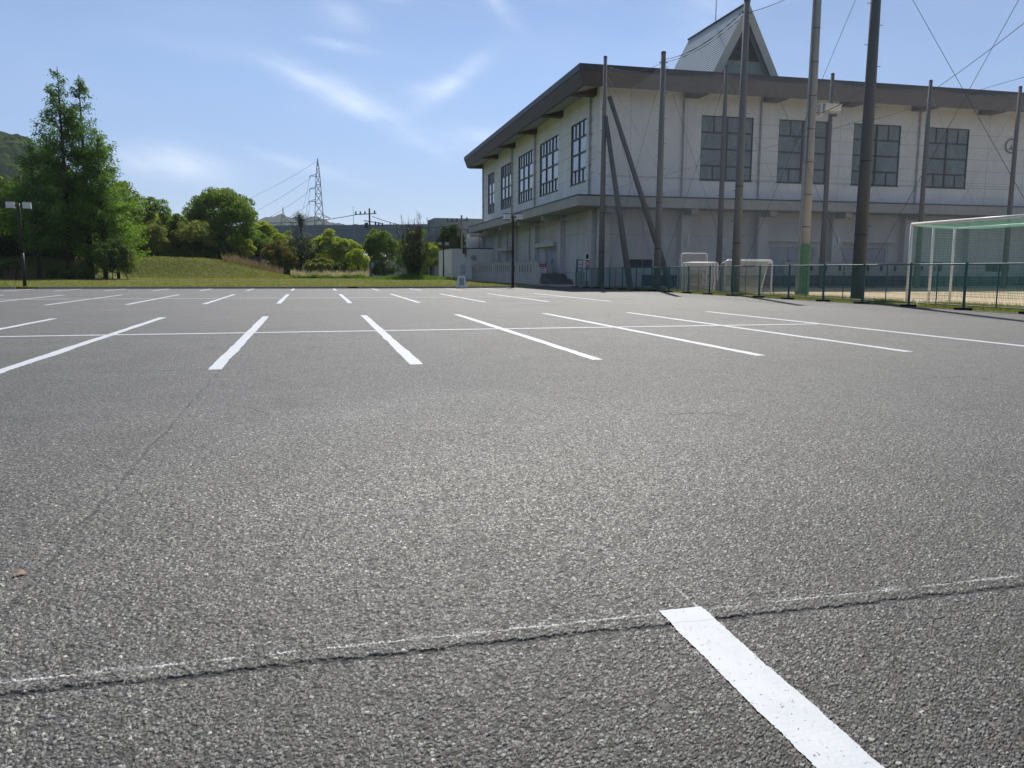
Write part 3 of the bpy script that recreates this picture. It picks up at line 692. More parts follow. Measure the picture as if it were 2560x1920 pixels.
# drain pipes, emblem ring
for y in [YL(v) for v in (63.65, 80.35, 90.0, 105.9)]:
    hpart('drain_pipe', M['pipe'], lambda b: (b.tube((XB-.14, y, 6.9), (XB-.14, y, 15.1), .085, n=8), [b.box(XB-.26, XB-.003, y-.13, y+.13, z-.025, z+.025) for z in (8.4, 9.6, 10.8, 12, 13.2, 14.4)]))
    if y > 70: hpart('drain_pipe', M['pipe'], lambda b: b.tube((XB-.6, y+.1, .2), (XB-.6, y+.1, 6.0), .085, n=8))
for x in (28.75, 35.5, 50.45): hpart('drain_pipe', M['pipe'], lambda b: (b.tube((x, YB-.12, 6.9), (x, YB-.12, 15.1), .075, n=8), [b.box(x-.11, x+.11, YB-.22, YB-.003, z-.02, z+.02) for z in (8.4, 9.8, 11.2, 12.6, 14)]))
hpart('drain_pipe', M['pipe'], lambda b: b.tube((35.3, YB-.72, 1.0), (35.3, YB-.72, 5.6), .09, n=8))
def ringmark(b):
    b.ring_torus((59.95, YB-.06, 12.25), (1, 0, 0), (0, 0, 1), .58, .075)
    b.add([(59.75, YB-.06, 11.95), (60.15, YB-.06, 11.95), (60.05, YB-.06, 12.4), (59.75, YB-.005, 11.95), (60.15, YB-.005, 11.95), (60.05, YB-.005, 12.4)], [(0, 1, 2), (0, 3, 4, 1), (1, 4, 5, 2), (2, 5, 3, 0)])
hpart('wall_emblem', M['emblem'], ringmark)
hpart('wing_wall', M['wall'], lambda b: b.box(19.6, XB-.02, YL(106.3), YL(106.3)+.5, -.2, 6.0))

# entrance steps and the ramp with its slotted parapet
st = empty('entrance_steps', (20.7, 68, 0), 'dark concrete steps up to the side door of the gymnasium', 'steps')
b = MB()
for k in range(6): b.box(-.93, 1.05, .0+k*.33+(1.1 if k > 2 else 0), 5.2, k*.165-.05, (k+1)*.165)
b.v = [(x, y-.4, z) for x, y, z in b.v]; b.build('tread', M['step'], st)
rp = empty('access_ramp', (19.7, 71, 0), 'long grey concrete wheelchair ramp with slotted parapet beside the gymnasium', 'ramp')
RYs = [71.0, 72.3, 98.0, 104.8, 107.3, 112.25]; RTop = [1.80, 2.06, 2.06, 1.58, 1.55, 1.15]
SY = [71.0, 98, 104.8, 107.3, 112.25]; SB = [1.06, 1.05, .62, .60, .2]
def rtop(y): return float(np.interp(y, RYs, RTop))
def sbot(y): return float(np.interp(y, SY, SB))
def pr(b, y0, y1, z0f, z1f, x0=-.1, x1=.1):
    b.hexa([(x0, y0-71, z0f(y0)), (x1, y0-71, z0f(y0)), (x1, y1-71, z0f(y1)), (x0, y1-71, z0f(y1)), (x0, y0-71, z1f(y0)), (x1, y0-71, z1f(y0)), (x1, y1-71, z1f(y1)), (x0, y1-71, z1f(y1))])
slots = []; y = 73.7
while y < 111.5:
    slots.append(y); y += 1.06 if y < 80 else 1.0
    if any(abs(y-g) < .6 for g in (79.6, 90.0, 99.2)): y += 1.0
def parapet(b):
    seq = [71.0, 72.3] + list(np.arange(74, 98, 4)) + [98, 104.8, 107.3, 112.25]
    for a_, c_ in zip(seq[:-1], seq[1:]):
        pr(b, a_, c_, lambda q: -.2, sbot); pr(b, a_, c_, lambda q: rtop(q)-.30, rtop)
    pts = [71.0] + [v for s_ in slots for v in (s_, s_+.24)] + [112.25]
    for a_, c_ in zip(pts[0::2], pts[1::2]):
        for e0, e1 in zip([a_]+[q for q in RYs if a_ < q < c_], [q for q in RYs if a_ < q < c_]+[c_]): pr(b, e0, e1, sbot, lambda q: rtop(q)-.30)
    b.box(-.1, 1.1, -.16, -.004, -.2, 1.80)
b = MB(); parapet(b); b.build('parapet', M['ramp'], rp)
for q in slots: part('slot_shade', M['dark'], rp, lambda b: pr(b, q, q+.24, lambda v: sbot(v)+.002, lambda v: rtop(v)-.302, -.09, -.06))  # added dark plates, standing in for the shade inside the deep slots
part('ramp_floor', M['ramp'], rp, lambda b: b.hexa([(.11, 1.5, -.2), (2.1, 1.5, -.2), (2.1, 41, -.2), (.11, 41, -.2), (.11, 1.5, .98), (2.1, 1.5, .98), (2.1, 41, .1), (.11, 41, .1)]))
part('coping', M['canopy'], rp, lambda b: [pr(b, a_, c_, lambda q: rtop(q)+.003, lambda q: rtop(q)+.06, -.14, .14) for a_, c_ in zip(RYs[:-1], RYs[1:])])
ns = empty('notice_sign', (19.7, 70.83, 1.2), 'white notice with red heading on the end of the ramp parapet', 'sign')
def notice(b):
    b.box(-.1, .52, -.03, -.002, -.48, .32); b.box(-.098, .518, -.036, -.031, .33, .62, 1)
    b.box(-.1, .52, -.03, -.002, .321, .63, 0)
    for k, w_ in enumerate((.4, .3, .42, .24)): b.box(-.03, -.03+w_, -.036, -.031, .18-k*.16, .23-k*.16, 2)
    for k in range(3): b.box(.02+k*.15, .1+k*.15, -.041, -.0365, .42, .54, 0)
b = MB(); notice(b); b.v = [(x-.02, y-.02, z) for x, y, z in b.v]; b.build('board', [M['signw'], M['red'], M['ink']], ns)

gw = empty('gate_wall', (20.75, 62.6, 0), 'short grey concrete wall stub at the far end of the green fence', 'wall')
part('wall', M['ramp'], gw, lambda b: b.box(-.5, .9, 0, .25, -.2, 1.12))
nb = empty('notice_board', (20.75, 62.72, 1.12), 'small framed board of papers standing on the short wall', 'notice board')
part('frame', M['frame'], nb, lambda b: (b.box(-.33, -.27, -.06, .06, 0, 1.0), b.box(-.27, .2, .02, .05, .05, 1.0)))
part('paper', M['signw'], nb, lambda b: [b.box(-.22, .16, .008, .019, z, z+h_) for z, h_ in ((.08, .24), (.36, .24), (.64, .3))])
kb = empty('vertical_sign', (20.98, 61.72, 0), 'narrow vertical sign with red capital letters at the building corner', 'sign')
part('panel', M['signw'], kb, lambda b: b.box(-.17, .17, 0, .05, .45, 2.15))
part('cap', M['dark'], kb, lambda b: b.box(-.09, .09, -.01, .06, 2.16, 2.5))
fc = bpy.data.curves.new('lettering', 'FONT'); fc.body = 'KIR'; fc.size = .52; fc.extrude = .006; fc.space_character = 1.02; fc.offset = .012
fo = bpy.data.objects.new('lettering', fc); col.objects.link(fo); bpy.context.view_layer.update()
dg = bpy.context.evaluated_depsgraph_get(); lm = bpy.data.meshes.new_from_object(fo.evaluated_get(dg)); bpy.data.objects.remove(fo)
lm.materials.clear(); lm.materials.append(M['red']); lo = bpy.data.objects.new('lettering', lm); col.objects.link(lo); lo.parent = kb
lo.rotation_euler = (R(90), R(90), 0); lo.location = (-.165, -.012, 2.08)

# ------------------------------------------------------------------ green mesh fence
FX = 19.8; fence = empty('mesh_fence', (FX, 19.2, 0), 'low dark green wire mesh fence along the right edge of the car park', 'fence')
PS = 2.45; FH = 1.44
posts = [19.2+PS*k-PS*2 for k in range(0, 20)]
pmb = MB(); pmb.tube((0, 0, .04), (0, 0, FH+.03), .042, n=10); pm = pmb.build('post', M['green']); fmb = MB(); fmb.box(-.28, .2, -.12, .12, -.02, .07); fm = fmb.build('foot', M['rubber'])
wm = MB()
wm.tube((0, .05, FH-.02), (0, PS-.05, FH-.02), .022, n=8); wm.tube((0, .05, .13), (0, PS-.05, .13), .018, n=8)
wm.tube((0, PS/2, .13), (0, PS/2, FH-.02), .018, n=8)
for k in range(1, 47): wm.tube((.004, .05+k*(PS-.1)/47, .13), (.004, .05+k*(PS-.1)/47, FH-.03), .0033, n=4, m=1, caps=False)
for k in range(1, 9): wm.tube((-.003, .05, .13+k*(FH-.15)/9), (-.003, PS-.05, .13+k*(FH-.15)/9), .004, n=4, m=1, caps=False)
wo = wm.build('mesh_panel', [M['green'], M['greenwire']])
first = True
for k, y in enumerate(posts):
    z = float(zg(FX, y))
    for src in (pm, fm) + ((wo,) if k < len(posts)-1 else ()):
        c = src if first else src.copy()
        if not first: col.objects.link(c)
        c.parent = fence; c.location = (random.uniform(-.03, .03) if src is not wo else 0, y-19.2, z)
    first = False

# ------------------------------------------------------------------ poles and nets
def conc_pole(name, x, y, h, r0_, r1_, label, steps=True, group='concrete net poles', mat_='pole', steel_bands=(2.6, 5.4)):
    z = float(zg(x, y)); e = empty(name, (x, y, z), label, 'pole', group)
    part('shaft', M[mat_], e, lambda b: b.tube((0, 0, -.3), (0, 0, h), r0_, r1_, n=20), True)
    part('cap', M['flash'], e, lambda b: b.tube((0, 0, h), (0, 0, h+.08), r1_+.02, r1_*.8, n=16))
    for zb in steel_bands:
        r_ = r0_+(r1_-r0_)*zb/h; part('band', M['flash'], e, lambda b: b.tube((0, 0, zb-.02), (0, 0, zb+.03), r_+.008, n=16))
    part('crosspiece', M['flash'], e, lambda b: b.tube((-r1_-.12, 0, h-.55), (r1_+.12, 0, h-.55), .03, n=6))
    if steps:
        zz, s_ = 2.2, 1
        while zz < h-.6:
            r_ = r0_+(r1_-r0_)*zz/h; part('step_bolt', M['flash'], e, lambda b: b.tube((-s_*r_*.9, 0, zz), (-s_*(r_+.17), 0, zz), .013, n=5)); zz += .75; s_ = -s_
    return e
NX, NY = 20.95, 57.4
P1 = conc_pole('net_pole', 20.6, NY, 16.25, .235, .125, 'corner net pole with two slanting braces by the gymnasium corner')
def brace_to(e, top, foot): part('brace', M['poled'], e, lambda b: b.tube(top, foot, .15, .23, n=16), True)
# feet of the braces were read off the photograph: one leans along the wall net, one along the field net
brace_to(P1, (.05, -.1, 12.2), (1.55, -1.9, 0)); brace_to(P1, (.35, .0, 13.6), (5.35, -.5, 0))
lab2 = ['net pole right of the corner braces, its top wire running up to the roof tower', 'tall net pole rising in front of the triangular roof tower', 'nearest and thickest concrete pole, rising out of the top of the picture']
for (y, h), lb in zip([(48.06, 14.25), (38.2, 14.25), (28.45, 14.3)], lab2):
    conc_pole('net_pole', NX, y, h, .225 if y > 30 else .265, .15 if y > 30 else .165, lb, mat_='pole' if y > 30 else 'poled')
conc_pole('net_pole', NX, 18.7, 14.3, .22, .15, 'concrete net pole at the near end of the field net')
lab3 = ['thin dark net pole before the leftmost front window', 'thin dark net pole behind the white camera box', 'thin dark net pole covering the edge of the rightmost front window', 'thin dark net pole beside the ring emblem on the wall']
for x, lb in zip((30.03, 38.92, 47.68, 56.2), lab3): conc_pole('net_pole', x, NY, 16.15, .23, .135, lb, mat_='poled', steel_bands=(3.5,))
conc_pole('net_pole', 65.2, NY, 16.1, .23, .135, 'dark net pole at the far right end of the building net', mat_='poled')

def sag(p, q, s_, n_=10):
    p, q = Vector(p), Vector(q); return [p.lerp(q, i/n_)-Vector((0, 0, s_*4*(i/n_)*(1-i/n_))) for i in range(n_+1)]
n1 = empty('field_net', (0, 0, 0), 'tall grey ball net hung between the concrete poles along the fence', 'net')
def netq(b):
    ys = [20.2-1.2, 28.45, 38.2, 48.06, NY]; ys[0] = 18.7
    for y0, y1 in zip(ys[:-1], ys[1:]):
        k = 8
        for i in range(k):
            a_, c_ = y0+(y1-y0)*i/k, y0+(y1-y0)*(i+1)/k; s_ = lambda t_: .45*4*t_*(1-t_)
            b.quad((NX, a_, .15), (NX, c_, .15), (NX, c_, 13.75-s_((i+1)/k)), (NX, a_, 13.75-s_(i/k)))
part('netting', M['net1'], n1, netq)
def cable(e, pts, r_, mk='wire'): part('cable', M[mk], e, lambda b: b.path(pts, r_))
ys_ = [18.7, 28.45, 38.2, 48.06, NY]
for y0, y1 in zip(ys_[:-1], ys_[1:]):
    cable(n1, sag((NX, y0, 13.75), (NX, y1, 13.75 if y1 < 50 else 15.6), .45), .014); cable(n1, [(NX+.02, y0, .5), (NX+.02, y1, 13.5)], .009); cable(n1, [(NX+.02, y0, 13.5), (NX+.02, y1, .5)], .009); cable(n1, [(NX+.02, y0, 7.1), (NX+.02, y1, 7.0)], .008)
n2 = empty('building_net', (0, 0, 0), 'grey ball net on thin poles screening the gymnasium front', 'net')
xs2 = [20.6, 30.03, 38.92, 47.68, 56.2, 65.2]
def netq2(b):
    for x0, x1 in zip(xs2[:-1], xs2[1:]):
        k = 8
        for i in range(k):
            a_, c_ = x0+(x1-x0)*i/k, x0+(x1-x0)*(i+1)/k; s_ = lambda t_: .3*4*t_*(1-t_)
            b.quad((a_, NY, .3), (c_, NY, .3), (c_, NY, 15.6-s_((i+1)/k)), (a_, NY, 15.6-s_(i/k)))
part('netting', M['net2'], n2, netq2)
for x0, x1 in zip(xs2[:-1], xs2[1:]):
    cable(n2, sag((x0, NY, 15.62), (x1, NY, 15.62), .3), .016)
    for pts, mk in (([(x0, NY-.03, .6), (x1, NY-.03, 15.2)], 'wirel'), ([(x0, NY-.03, 15.2), (x1, NY-.03, .6)], 'wirel'), ([(x0, NY-.03, 8.0), (x1, NY-.03, 8.0)], 'wire')): cable(n2, pts, .010, mk)
for (p, q), lb in zip([(((NX, 48.06, 13.9), (NX, 38.2, 14.0))), ((47.7, NY, 15.3), (NX+9, 20, 16.5))], ['black wire from the second fence pole up to the tower pole', 'black wire rising to the right from the pole before the rightmost window']):
    b = MB(); b.path(sag(p, q, .5), .02); tag(b.build('overhead_wire', M['wire']), lb, 'wire')
b = MB(); b.path(sag((24.9, 37.6, 9.1), (NX+.2, 28.6, 8.4), .1), .02); tag(b.build('overhead_wire', M['wire']), 'black cable from the white camera box to the nearest concrete pole', 'wire')

# floodlight pole with padded foot and a camera housing
lp = empty('floodlight_pole', (24.4, 37.6, float(zg(24.4, 37.6))), 'pale concrete pole with green padded foot and conduits', 'pole')
part('shaft', M['pale_pole'], lp, lambda b: b.tube((0, 0, -.3), (0, 0, 17), .28, .195, n=20), True)
def padf(b):
    b.tube((0, 0, 0), (0, 0, 2.52), .345, .335, n=20)
part('padding', M['pad'], lp, padf)
def cond(b):
    b.tube((-.30, -.12, .2), (-.26, -.1, 16.5), .035, n=8); b.tube((-.36, -.05, .2), (-.33, -.05, 6.5), .03, n=8); b.tube((-.22, -.2, 6.5), (-.2, -.16, 16.5), .014, n=6, m=1)
part('conduit', [M['steel'], M['wire']], lp, cond)
for z in (3.4, 5, 6.6, 8.2, 9.8, 11.4, 13): part('band', M['flash'], lp, lambda b: b.tube((0, 0, z), (0, 0, z+.04), .288-.005*z, n=16))
cb = empty('camera_box', (24.95, 37.55, 9.05), 'white weatherproof camera housing bracketed to the pale pole', 'camera')
part('housing', M['camw'], cb, lambda b: (b.box(.02, .92, -.28, .22, .16, .44), b.box(.0, .95, -.3, .24, .442, .48), b.box(-.2, -.05, -.2, .2, -.12, .5)))
part('hood', M['steel'], cb, lambda b: b.box(-.045, .018, -.26, .2, .0, .46))
part('bracket', M['steel'], cb, lambda b: (b.bar((-.3, 0, .05), (.9, 0, .08), .05, .06), b.bar((-.3, 0, .35), (-.05, 0, .35), .05, .05), b.tube((.4, 0, .08), (.4, 0, .159), .05)))
part('arm', M['flash'], cb, lambda b: b.tube((.55, 0, -.05), (.85, 0, -.02), .06, n=8))

# ------------------------------------------------------------------ goals
def goal_big():
    gx, gy, gz = 23.28, 28.5, float(zg(23.3, 28.5)); H = 3.05; L = 7.4
    e = empty('large_goal', (gx, gy, gz), 'large white framed goal draped in green net behind the fence', 'goal')
    part('crossbar', M['white'], e, lambda b: b.tube((0, 0, H), (0, -L, H), .06, n=12), True)
    for y in (0, -L): part('goalpost', M['white'], e, lambda b: b.tube((0, y, 0), (0, y, H-.02), .06, n=12), True)
    for y in (0, -L):
        for x in (1.03, 2.04): part('rear_post', M['white'], e, lambda b: b.tube((x, y, 0), (x, y, H-.06-.04*x), .05, n=10), True)
    part('top_tube', M['white'], e, lambda b: (b.tube((0, 0, H-.02), (2.04, 0, H-.1), .035), b.tube((0, -L, H-.02), (2.04, -L, H-.1), .035), b.tube((2.04, 0, H-.12), (2.04, -L, H-.12), .035)))
    def rn(b):
        nx_, ny_ = 8, 24
        P = lambda i, j: (2.04*i/nx_, -L*j/ny_, H-.05-.05*i/nx_-.20*math.sin(math.pi*i/nx_)*(.35+.65*math.sin(math.pi*min(1, j/ny_*1.2))))
        for i in range(nx_):
            for j in range(ny_): b.quad(P(i, j), P(i+1, j), P(i+1, j+1), P(i, j+1))
    part('roof_net', M['goalroof'], e, rn)
    part('back_net', M['goalnet'], e, lambda b: b.quad((2.05, 0, .15), (2.05, -L, .15), (2.05, -L, H-.12), (2.05, 0, H-.12)))
    part('side_net', M['goalnetx'], e, lambda b: (b.quad((0, .02, .1), (2.04, .02, .1), (2.04, .02, H-.1), (0, .02, H-.05)), b.quad((0, -L-.02, .1), (2.04, -L-.02, .1), (2.04, -L-.02, H-.1), (0, -L-.02, H-.05))))
goal_big()
def goal_small(x, y, rz, w, h, d, label, lean=0):
    e = empty('small_goal', (x, y, float(zg(x, y))), label, 'goal', 'portable white goals stored behind the fence', rz); r_ = .032
    pts = [(0, 0, 0), (0, 0, h-.12), (.05, 0, h-.03), (.14, 0, h), (w-.14, 0, h), (w-.05, 0, h-.03), (w, 0, h-.12), (w, 0, 0)]
    part('front_frame', M['white'], e, lambda b: b.path(pts, r_, 8))
    part('base_frame', M['white'], e, lambda b: b.path([(0, 0, .03), (0, d, .03), (w, d, .03), (w, 0, .03)], .025, 6))
    part('back_stay', M['white'], e, lambda b: (b.path([(0, 0, h-.1), (0, d*.35, h-.12), (0, d, .03)], .022, 6), b.path([(w, 0, h-.1), (w, d*.35, h-.12), (w, d, .03)], .022, 6)))
    def net(b):
        k = 6
        for i in range(k):
            f0, f1 = i/k, (i+1)/k; q = lambda f: (d*(.3+.7*f) - .12*math.sin(f*3.1), (h-.12)*(1-f)+.05)
            (ya, za), (yb, zb) = q(f0), q(f1); b.quad((0, ya, za), (w, ya, za), (w, yb, zb), (0, yb, zb))
        b.quad((0, 0, h-.05), (w, 0, h-.05), (w, d*.3, h-.08), (0, d*.3, h-.08))
        for s_ in (0, w): b.quad((s_, .02, .05), (s_, d, .05), (s_, d*.3, h-.1), (s_, .02, h-.08))
    part('goal_net', M['mininet'], e, net)
    return e
gl = [('nearest small goal of the left stack, right behind the fence', 0), ('middle small goal of the left stack behind the fence', 1), ('rearmost small goal of the left stack behind the fence', 2)]
for lb, k in gl: goal_small(20.35+.40*k, 43.2+.38*k, R(-18), 1.62, 1.66+.02*k, .9, lb)
goal_small(21.4, 45.6, R(-12), 1.55, 2.25, 1.0, 'taller white goal frame standing above the left stack')
for lb, k in (('front small goal of the right stack with sagging brown net', 0), ('rear small goal of the right stack, slightly taller', 1)): goal_small(20.7+.3*k, 38.9+.45*k, R(-14), 2.42, 1.72+.06*k, 1.9, lb)

# low parapet and windbreak screen before the gymnasium
pw = empty('front_parapet', (36.6, 59.0, 0), 'low concrete parapet with small slots below the front doors', 'wall')
def fpar(b):
    b.box(0, 14.5, 0, .2, -.1, 1.3); b.box(0, 14.5, 0, .2, 1.75, 2.0)
    x = 0
    while x < 14.4: b.box(x, min(14.5, x+1.02), 0, .2, 1.301, 1.749); x += 1.3
part('wall', M['ramp'], pw, fpar)
for q in np.arange(0, 13, 1.3): part('slot_shade', M['dark'], pw, lambda b: b.box(q+1.022, q+1.298, .03, .05, 1.302, 1.748))  # dark plates added behind the openings, shade given as plain colour
ws = empty('windbreak_screen', (24.0, 57.9, 0), 'long low dark green mesh screen in front of the gymnasium', 'fence')
part('mesh_panel', M['darkscreen'], ws, lambda b: b.box(0, 46, 0, .03, .12, .92))
part('rail', M['steel'], ws, lambda b: b.tube((0, -.03, .97), (46, -.03, .97), .03, n=8))
for k in range(0, 24): part('post', M['green'], ws, lambda b: b.tube((k*2., -.05, 0), (k*2., -.05, 1.05), .035, n=8))

# ------------------------------------------------------------------ lamps, small things on the lawn
def lamp(x, y, z, h, label, rz=0):
    e = empty('lamp_post', (x, y, z), label, 'street lamp', 'twin head lamp posts', rz)
    part('pole', M['brown'], e, lambda b: (b.tube((0, 0, -.2), (0, 0, 2.05), .105, .095, n=14), b.tube((0, 0, 2.05), (0, 0, h), .075, .07, n=14)), True)
    part('arm', M['brown'], e, lambda b: b.bar((-.28, 0, h-.12), (.28, 0, h-.12), .08, .08))
    for s_ in (-1, 1):
        hd = part('lamp_head', M['brown'], e, lambda b: [b.bar(p, q, .035, .035) for p, q in [((s_*.22+dx, dy, h-.3), (s_*.22+dx, dy, h+.09)) for dx in (0, s_*.44) for dy in (-.21, .21)]] + [b.box(min(s_*.2, s_*.68), max(s_*.2, s_*.68), -.23, .23, h+.09, h+.125), b.box(min(s_*.2, s_*.68), max(s_*.2, s_*.68), -.23, .23, h-.335, h-.3)])
        part('diffuser', M['lampglass'], hd, lambda b: b.box(min(s_*.225, s_*.655), max(s_*.225, s_*.655), -.2, .2, h-.295, h+.085))
    return e
lamp(13.95, 57.55, .1, 5.0, 'brown twin head lamp post in front of the concrete ramp')
lamp(-17.25, 56.3, .1, 5.02, 'brown twin head lamp post before the tall conifers', R(8))
lamp(16.0, 103, .1, 4.5, 'dark lamp post half hidden beside the white hut')
af = empty('sandwich_board', (9.98, 56.25, float(zl(9.98, 56.5))), 'white weighted board with green characters at the lawn edge', 'sign')
part('board', M['signw'], af, lambda b: (b.hexa([(-.36, -.16, -.02), (.36, -.16, -.02), (.36, .16, -.02), (-.36, .16, -.02), (-.25, -.07, .68), (.25, -.07, .68), (.25, .07, .68), (-.25, .07, .68)]), b.box(-.26, .26, -.08, .08, .682, .73)))
def glyph(b):
    for cx_ in (-.09, .09):
        for k in range(3):
            z0 = .13+k*.17
            for (xa, za, xb, zb) in ((-.06, .13, .06, .13), (-.06, .07, .06, .07), (-.06, .01, .06, .01), (-.045, 0, -.045, .15), (.04, 0, .04, .15)):
                zc = lambda z: (cx_, -.168+ (z0+z+.02)*.129-.004, z0+z)
                p, q = zc(za), zc(zb); b.bar((p[0]+xa, p[1], p[2]), (q[0]+xb, q[1], q[2]), .02 if za == zb else .022, .024, upv=(0, 0, 1) if za == zb else (0, 1, 0))
part('lettering', M['signg'], af, glyph)
hut = empty('service_hut', (17.13, 103, 0), 'small flat roofed white concrete hut behind the ramp', 'building')
part('wall', M['hut'], hut, lambda b: b.box(0, 5.5, 0, 11.6, -.1, 3.9))
part('roof_edge', M['flash'], hut, lambda b: b.box(-.06, 5.56, -.06, 11.66, 3.902, 4.0))
for y in (5.8, 7.6): part('slit_window', M['signw'], hut, lambda b: b.box(-.02, -.002, y, y+.28, 1.1, 3.1))
part('junction_box', M['camw'], hut, lambda b: b.box(.98, 1.5, -.22, -.003, .9, 2.0))
part('wall_lamp', M['flash'], hut, lambda b: (b.box(1.3, 1.62, -.2, -.003, 3.3, 3.9), b.path([(1.65, -.25, 4.1), (1.75, -.25, 3.5), (1.6, -.25, 2.9)], .05)))
part('ac_vent', M['steel'], hut, lambda b: (b.box(2.4, 2.95, -.3, -.003, 2.75, 3.05), b.box(2.4, 2.95, -.34, -.003, 2.6, 2.749)))

# ------------------------------------------------------------------ vegetation
def leaf_cloud(P, size, tint, up=.35, seed=0, aspect=.62, droop=None):
    r = np.random.default_rng(seed); n_ = len(P)
    N = r.normal(size=(n_, 3)); N[:, 2] += up*2; N /= np.linalg.norm(N, axis=1)[:, None]
    T = r.normal(size=(n_, 3)); T -= (T*N).sum(1)[:, None]*N; T /= np.linalg.norm(T, axis=1)[:, None]
    if droop is not None: T = T*.45+droop; T /= np.linalg.norm(T, axis=1)[:, None]; N = np.cross(T, r.normal(size=(n_, 3))); N /= np.linalg.norm(N, axis=1)[:, None]
    B = np.cross(N, T); s_ = (np.asarray(size)*r.uniform(.65, 1.25, n_))[:, None]
    V = np.stack([P-T*s_*.55, P+B*s_*aspect*.5, P+T*s_*.55, P-B*s_*aspect*.5], 1).reshape(-1, 3)
    return V, np.repeat(tint, 4)

def leaves(name, P, size, tint, mat_, parent, **kw):
    V, t_ = leaf_cloud(P, size, tint, **kw); n_ = len(P)
    return mesh_np(name, V, np.arange(n_*4), [4]*n_, mat_, parent, tint=t_)

L = dict(
    conifer=mat_leaf('dawn_redwood_leaf', (.025, .07, .015), (.13, .25, .03), .45), conifer2=mat_leaf('bright_redwood_leaf', (.06, .13, .015), (.20, .34, .035), .48),
    broad=mat_leaf('broad_leaf', (.035, .085, .016), (.22, .33, .05), .42), yellow=mat_leaf('young_leaf', (.08, .13, .02), (.44, .52, .07), .48),
    dark=mat_leaf('evergreen_leaf', (.02, .055, .016), (.13, .20, .04), .32), bronze=mat_leaf('bronze_leaf', (.03, .055, .014), (.25, .23, .05), .4),
    pine=mat_leaf('pine_needle', (.016, .04, .022), (.06, .105, .05), .2), olive=mat_leaf('olive_leaf', (.06, .095, .024), (.32, .35, .085), .42),
    reed=mat_leaf('dry_reed', (.08, .065, .045), (.36, .27, .22), .35), straw=mat_leaf('dry_grass_plume', (.16, .16, .09), (.66, .58, .47), .35),
    blade=mat_leaf('grass_blade', (.11, .135, .035), (.33, .33, .10), .35), lush=mat_leaf('lush_grass', (.05, .12, .02), (.17, .29, .05), .4))

def limbs(b, h, r_, crown_c, crown_r, k, seed, lean=(0, 0)):
    rr = random.Random(seed); pts = [Vector((0, 0, -.4))]; fork = max(.2*h, crown_c[2]-crown_r[2]*.6)
    for i in range(1, 5): f = i/4; pts.append(Vector((lean[0]*f+rr.uniform(-.04, .04)*h*.3, lean[1]*f+rr.uniform(-.04, .04)*h*.3, fork*f)))
    for i in range(4): b.tube(pts[i], pts[i+1], r_*(1-.1*i), r_*(1-.1*(i+1)), 8)
    for j in range(k):
        a_ = 2*math.pi*j/k+rr.uniform(-.4, .4); q = rr.uniform(.45, .85); e = Vector((crown_c[0]+crown_r[0]*q*math.cos(a_), crown_c[1]+crown_r[1]*q*math.sin(a_), crown_c[2]+crown_r[2]*rr.uniform(-.35, .65)))
        s_ = pts[4].copy() if rr.random() < .6 else pts[3].lerp(pts[4], .5); m_ = s_.lerp(e, .5)+Vector((0, 0, -.05*h*rr.random()+.04*h))
        b.tube(s_, m_, r_*.5, r_*.28, 6); b.tube(m_, e, r_*.28, r_*.08, 5)
        for _ in range(2):
            e2 = m_.lerp(e, rr.uniform(.3, .8))+Vector((rr.uniform(-1, 1), rr.uniform(-1, 1), rr.uniform(-.2, .8)))*crown_r[0]*.3; b.tube(m_.lerp(e, .3), e2, r_*.16, r_*.05, 4)

def broadleaf(name, x, y, z, crown_c, crown_r, mat_, label, n_=9000, lumps=34, leaf=.24, trunk_r=.18, seed=1, bark='bark', group=None, flat=.75, cat='tree', gaps=1., lo=-.6, tintpow=1.):
    r = np.random.default_rng(seed); e = empty(name, (x, y, z), label, cat, group)
    C = np.array(crown_c); Rr = np.array(crown_r)
    D = r.normal(size=(lumps*3, 3)); D /= np.linalg.norm(D, axis=1)[:, None]; D = D[D[:, 2] > lo][:lumps]
    rad = r.uniform(.42, .93, len(D))**(.6/gaps)
    LC = C+D*Rr*rad[:, None]; lr = r.uniform(.17, .34, len(D))*Rr.mean()
    w_ = lr**2; w_ /= w_.sum(); idx = r.choice(len(D), n_, p=w_)
    d = r.normal(size=(n_, 3)); d[:, 2] += .35; d /= np.linalg.norm(d, axis=1)[:, None]
    P = LC[idx]+d*lr[idx][:, None]*np.array([1, 1, flat])*(r.uniform(.35, 1.06, n_)**.5)[:, None]
    P[:, 2] = np.maximum(P[:, 2], .08)
    tb = r.uniform(0, 1, len(D)); t_ = np.clip(.42*tb[idx]+.5*r.uniform(0, 1, n_), 0, 1)**tintpow
    part('trunk', M[bark], e, lambda b: limbs(b, C[2]+Rr[2], trunk_r, crown_c, crown_r, 7, seed))
    leaves('crown', P, leaf, t_, mat_, e, seed=seed)
    return e

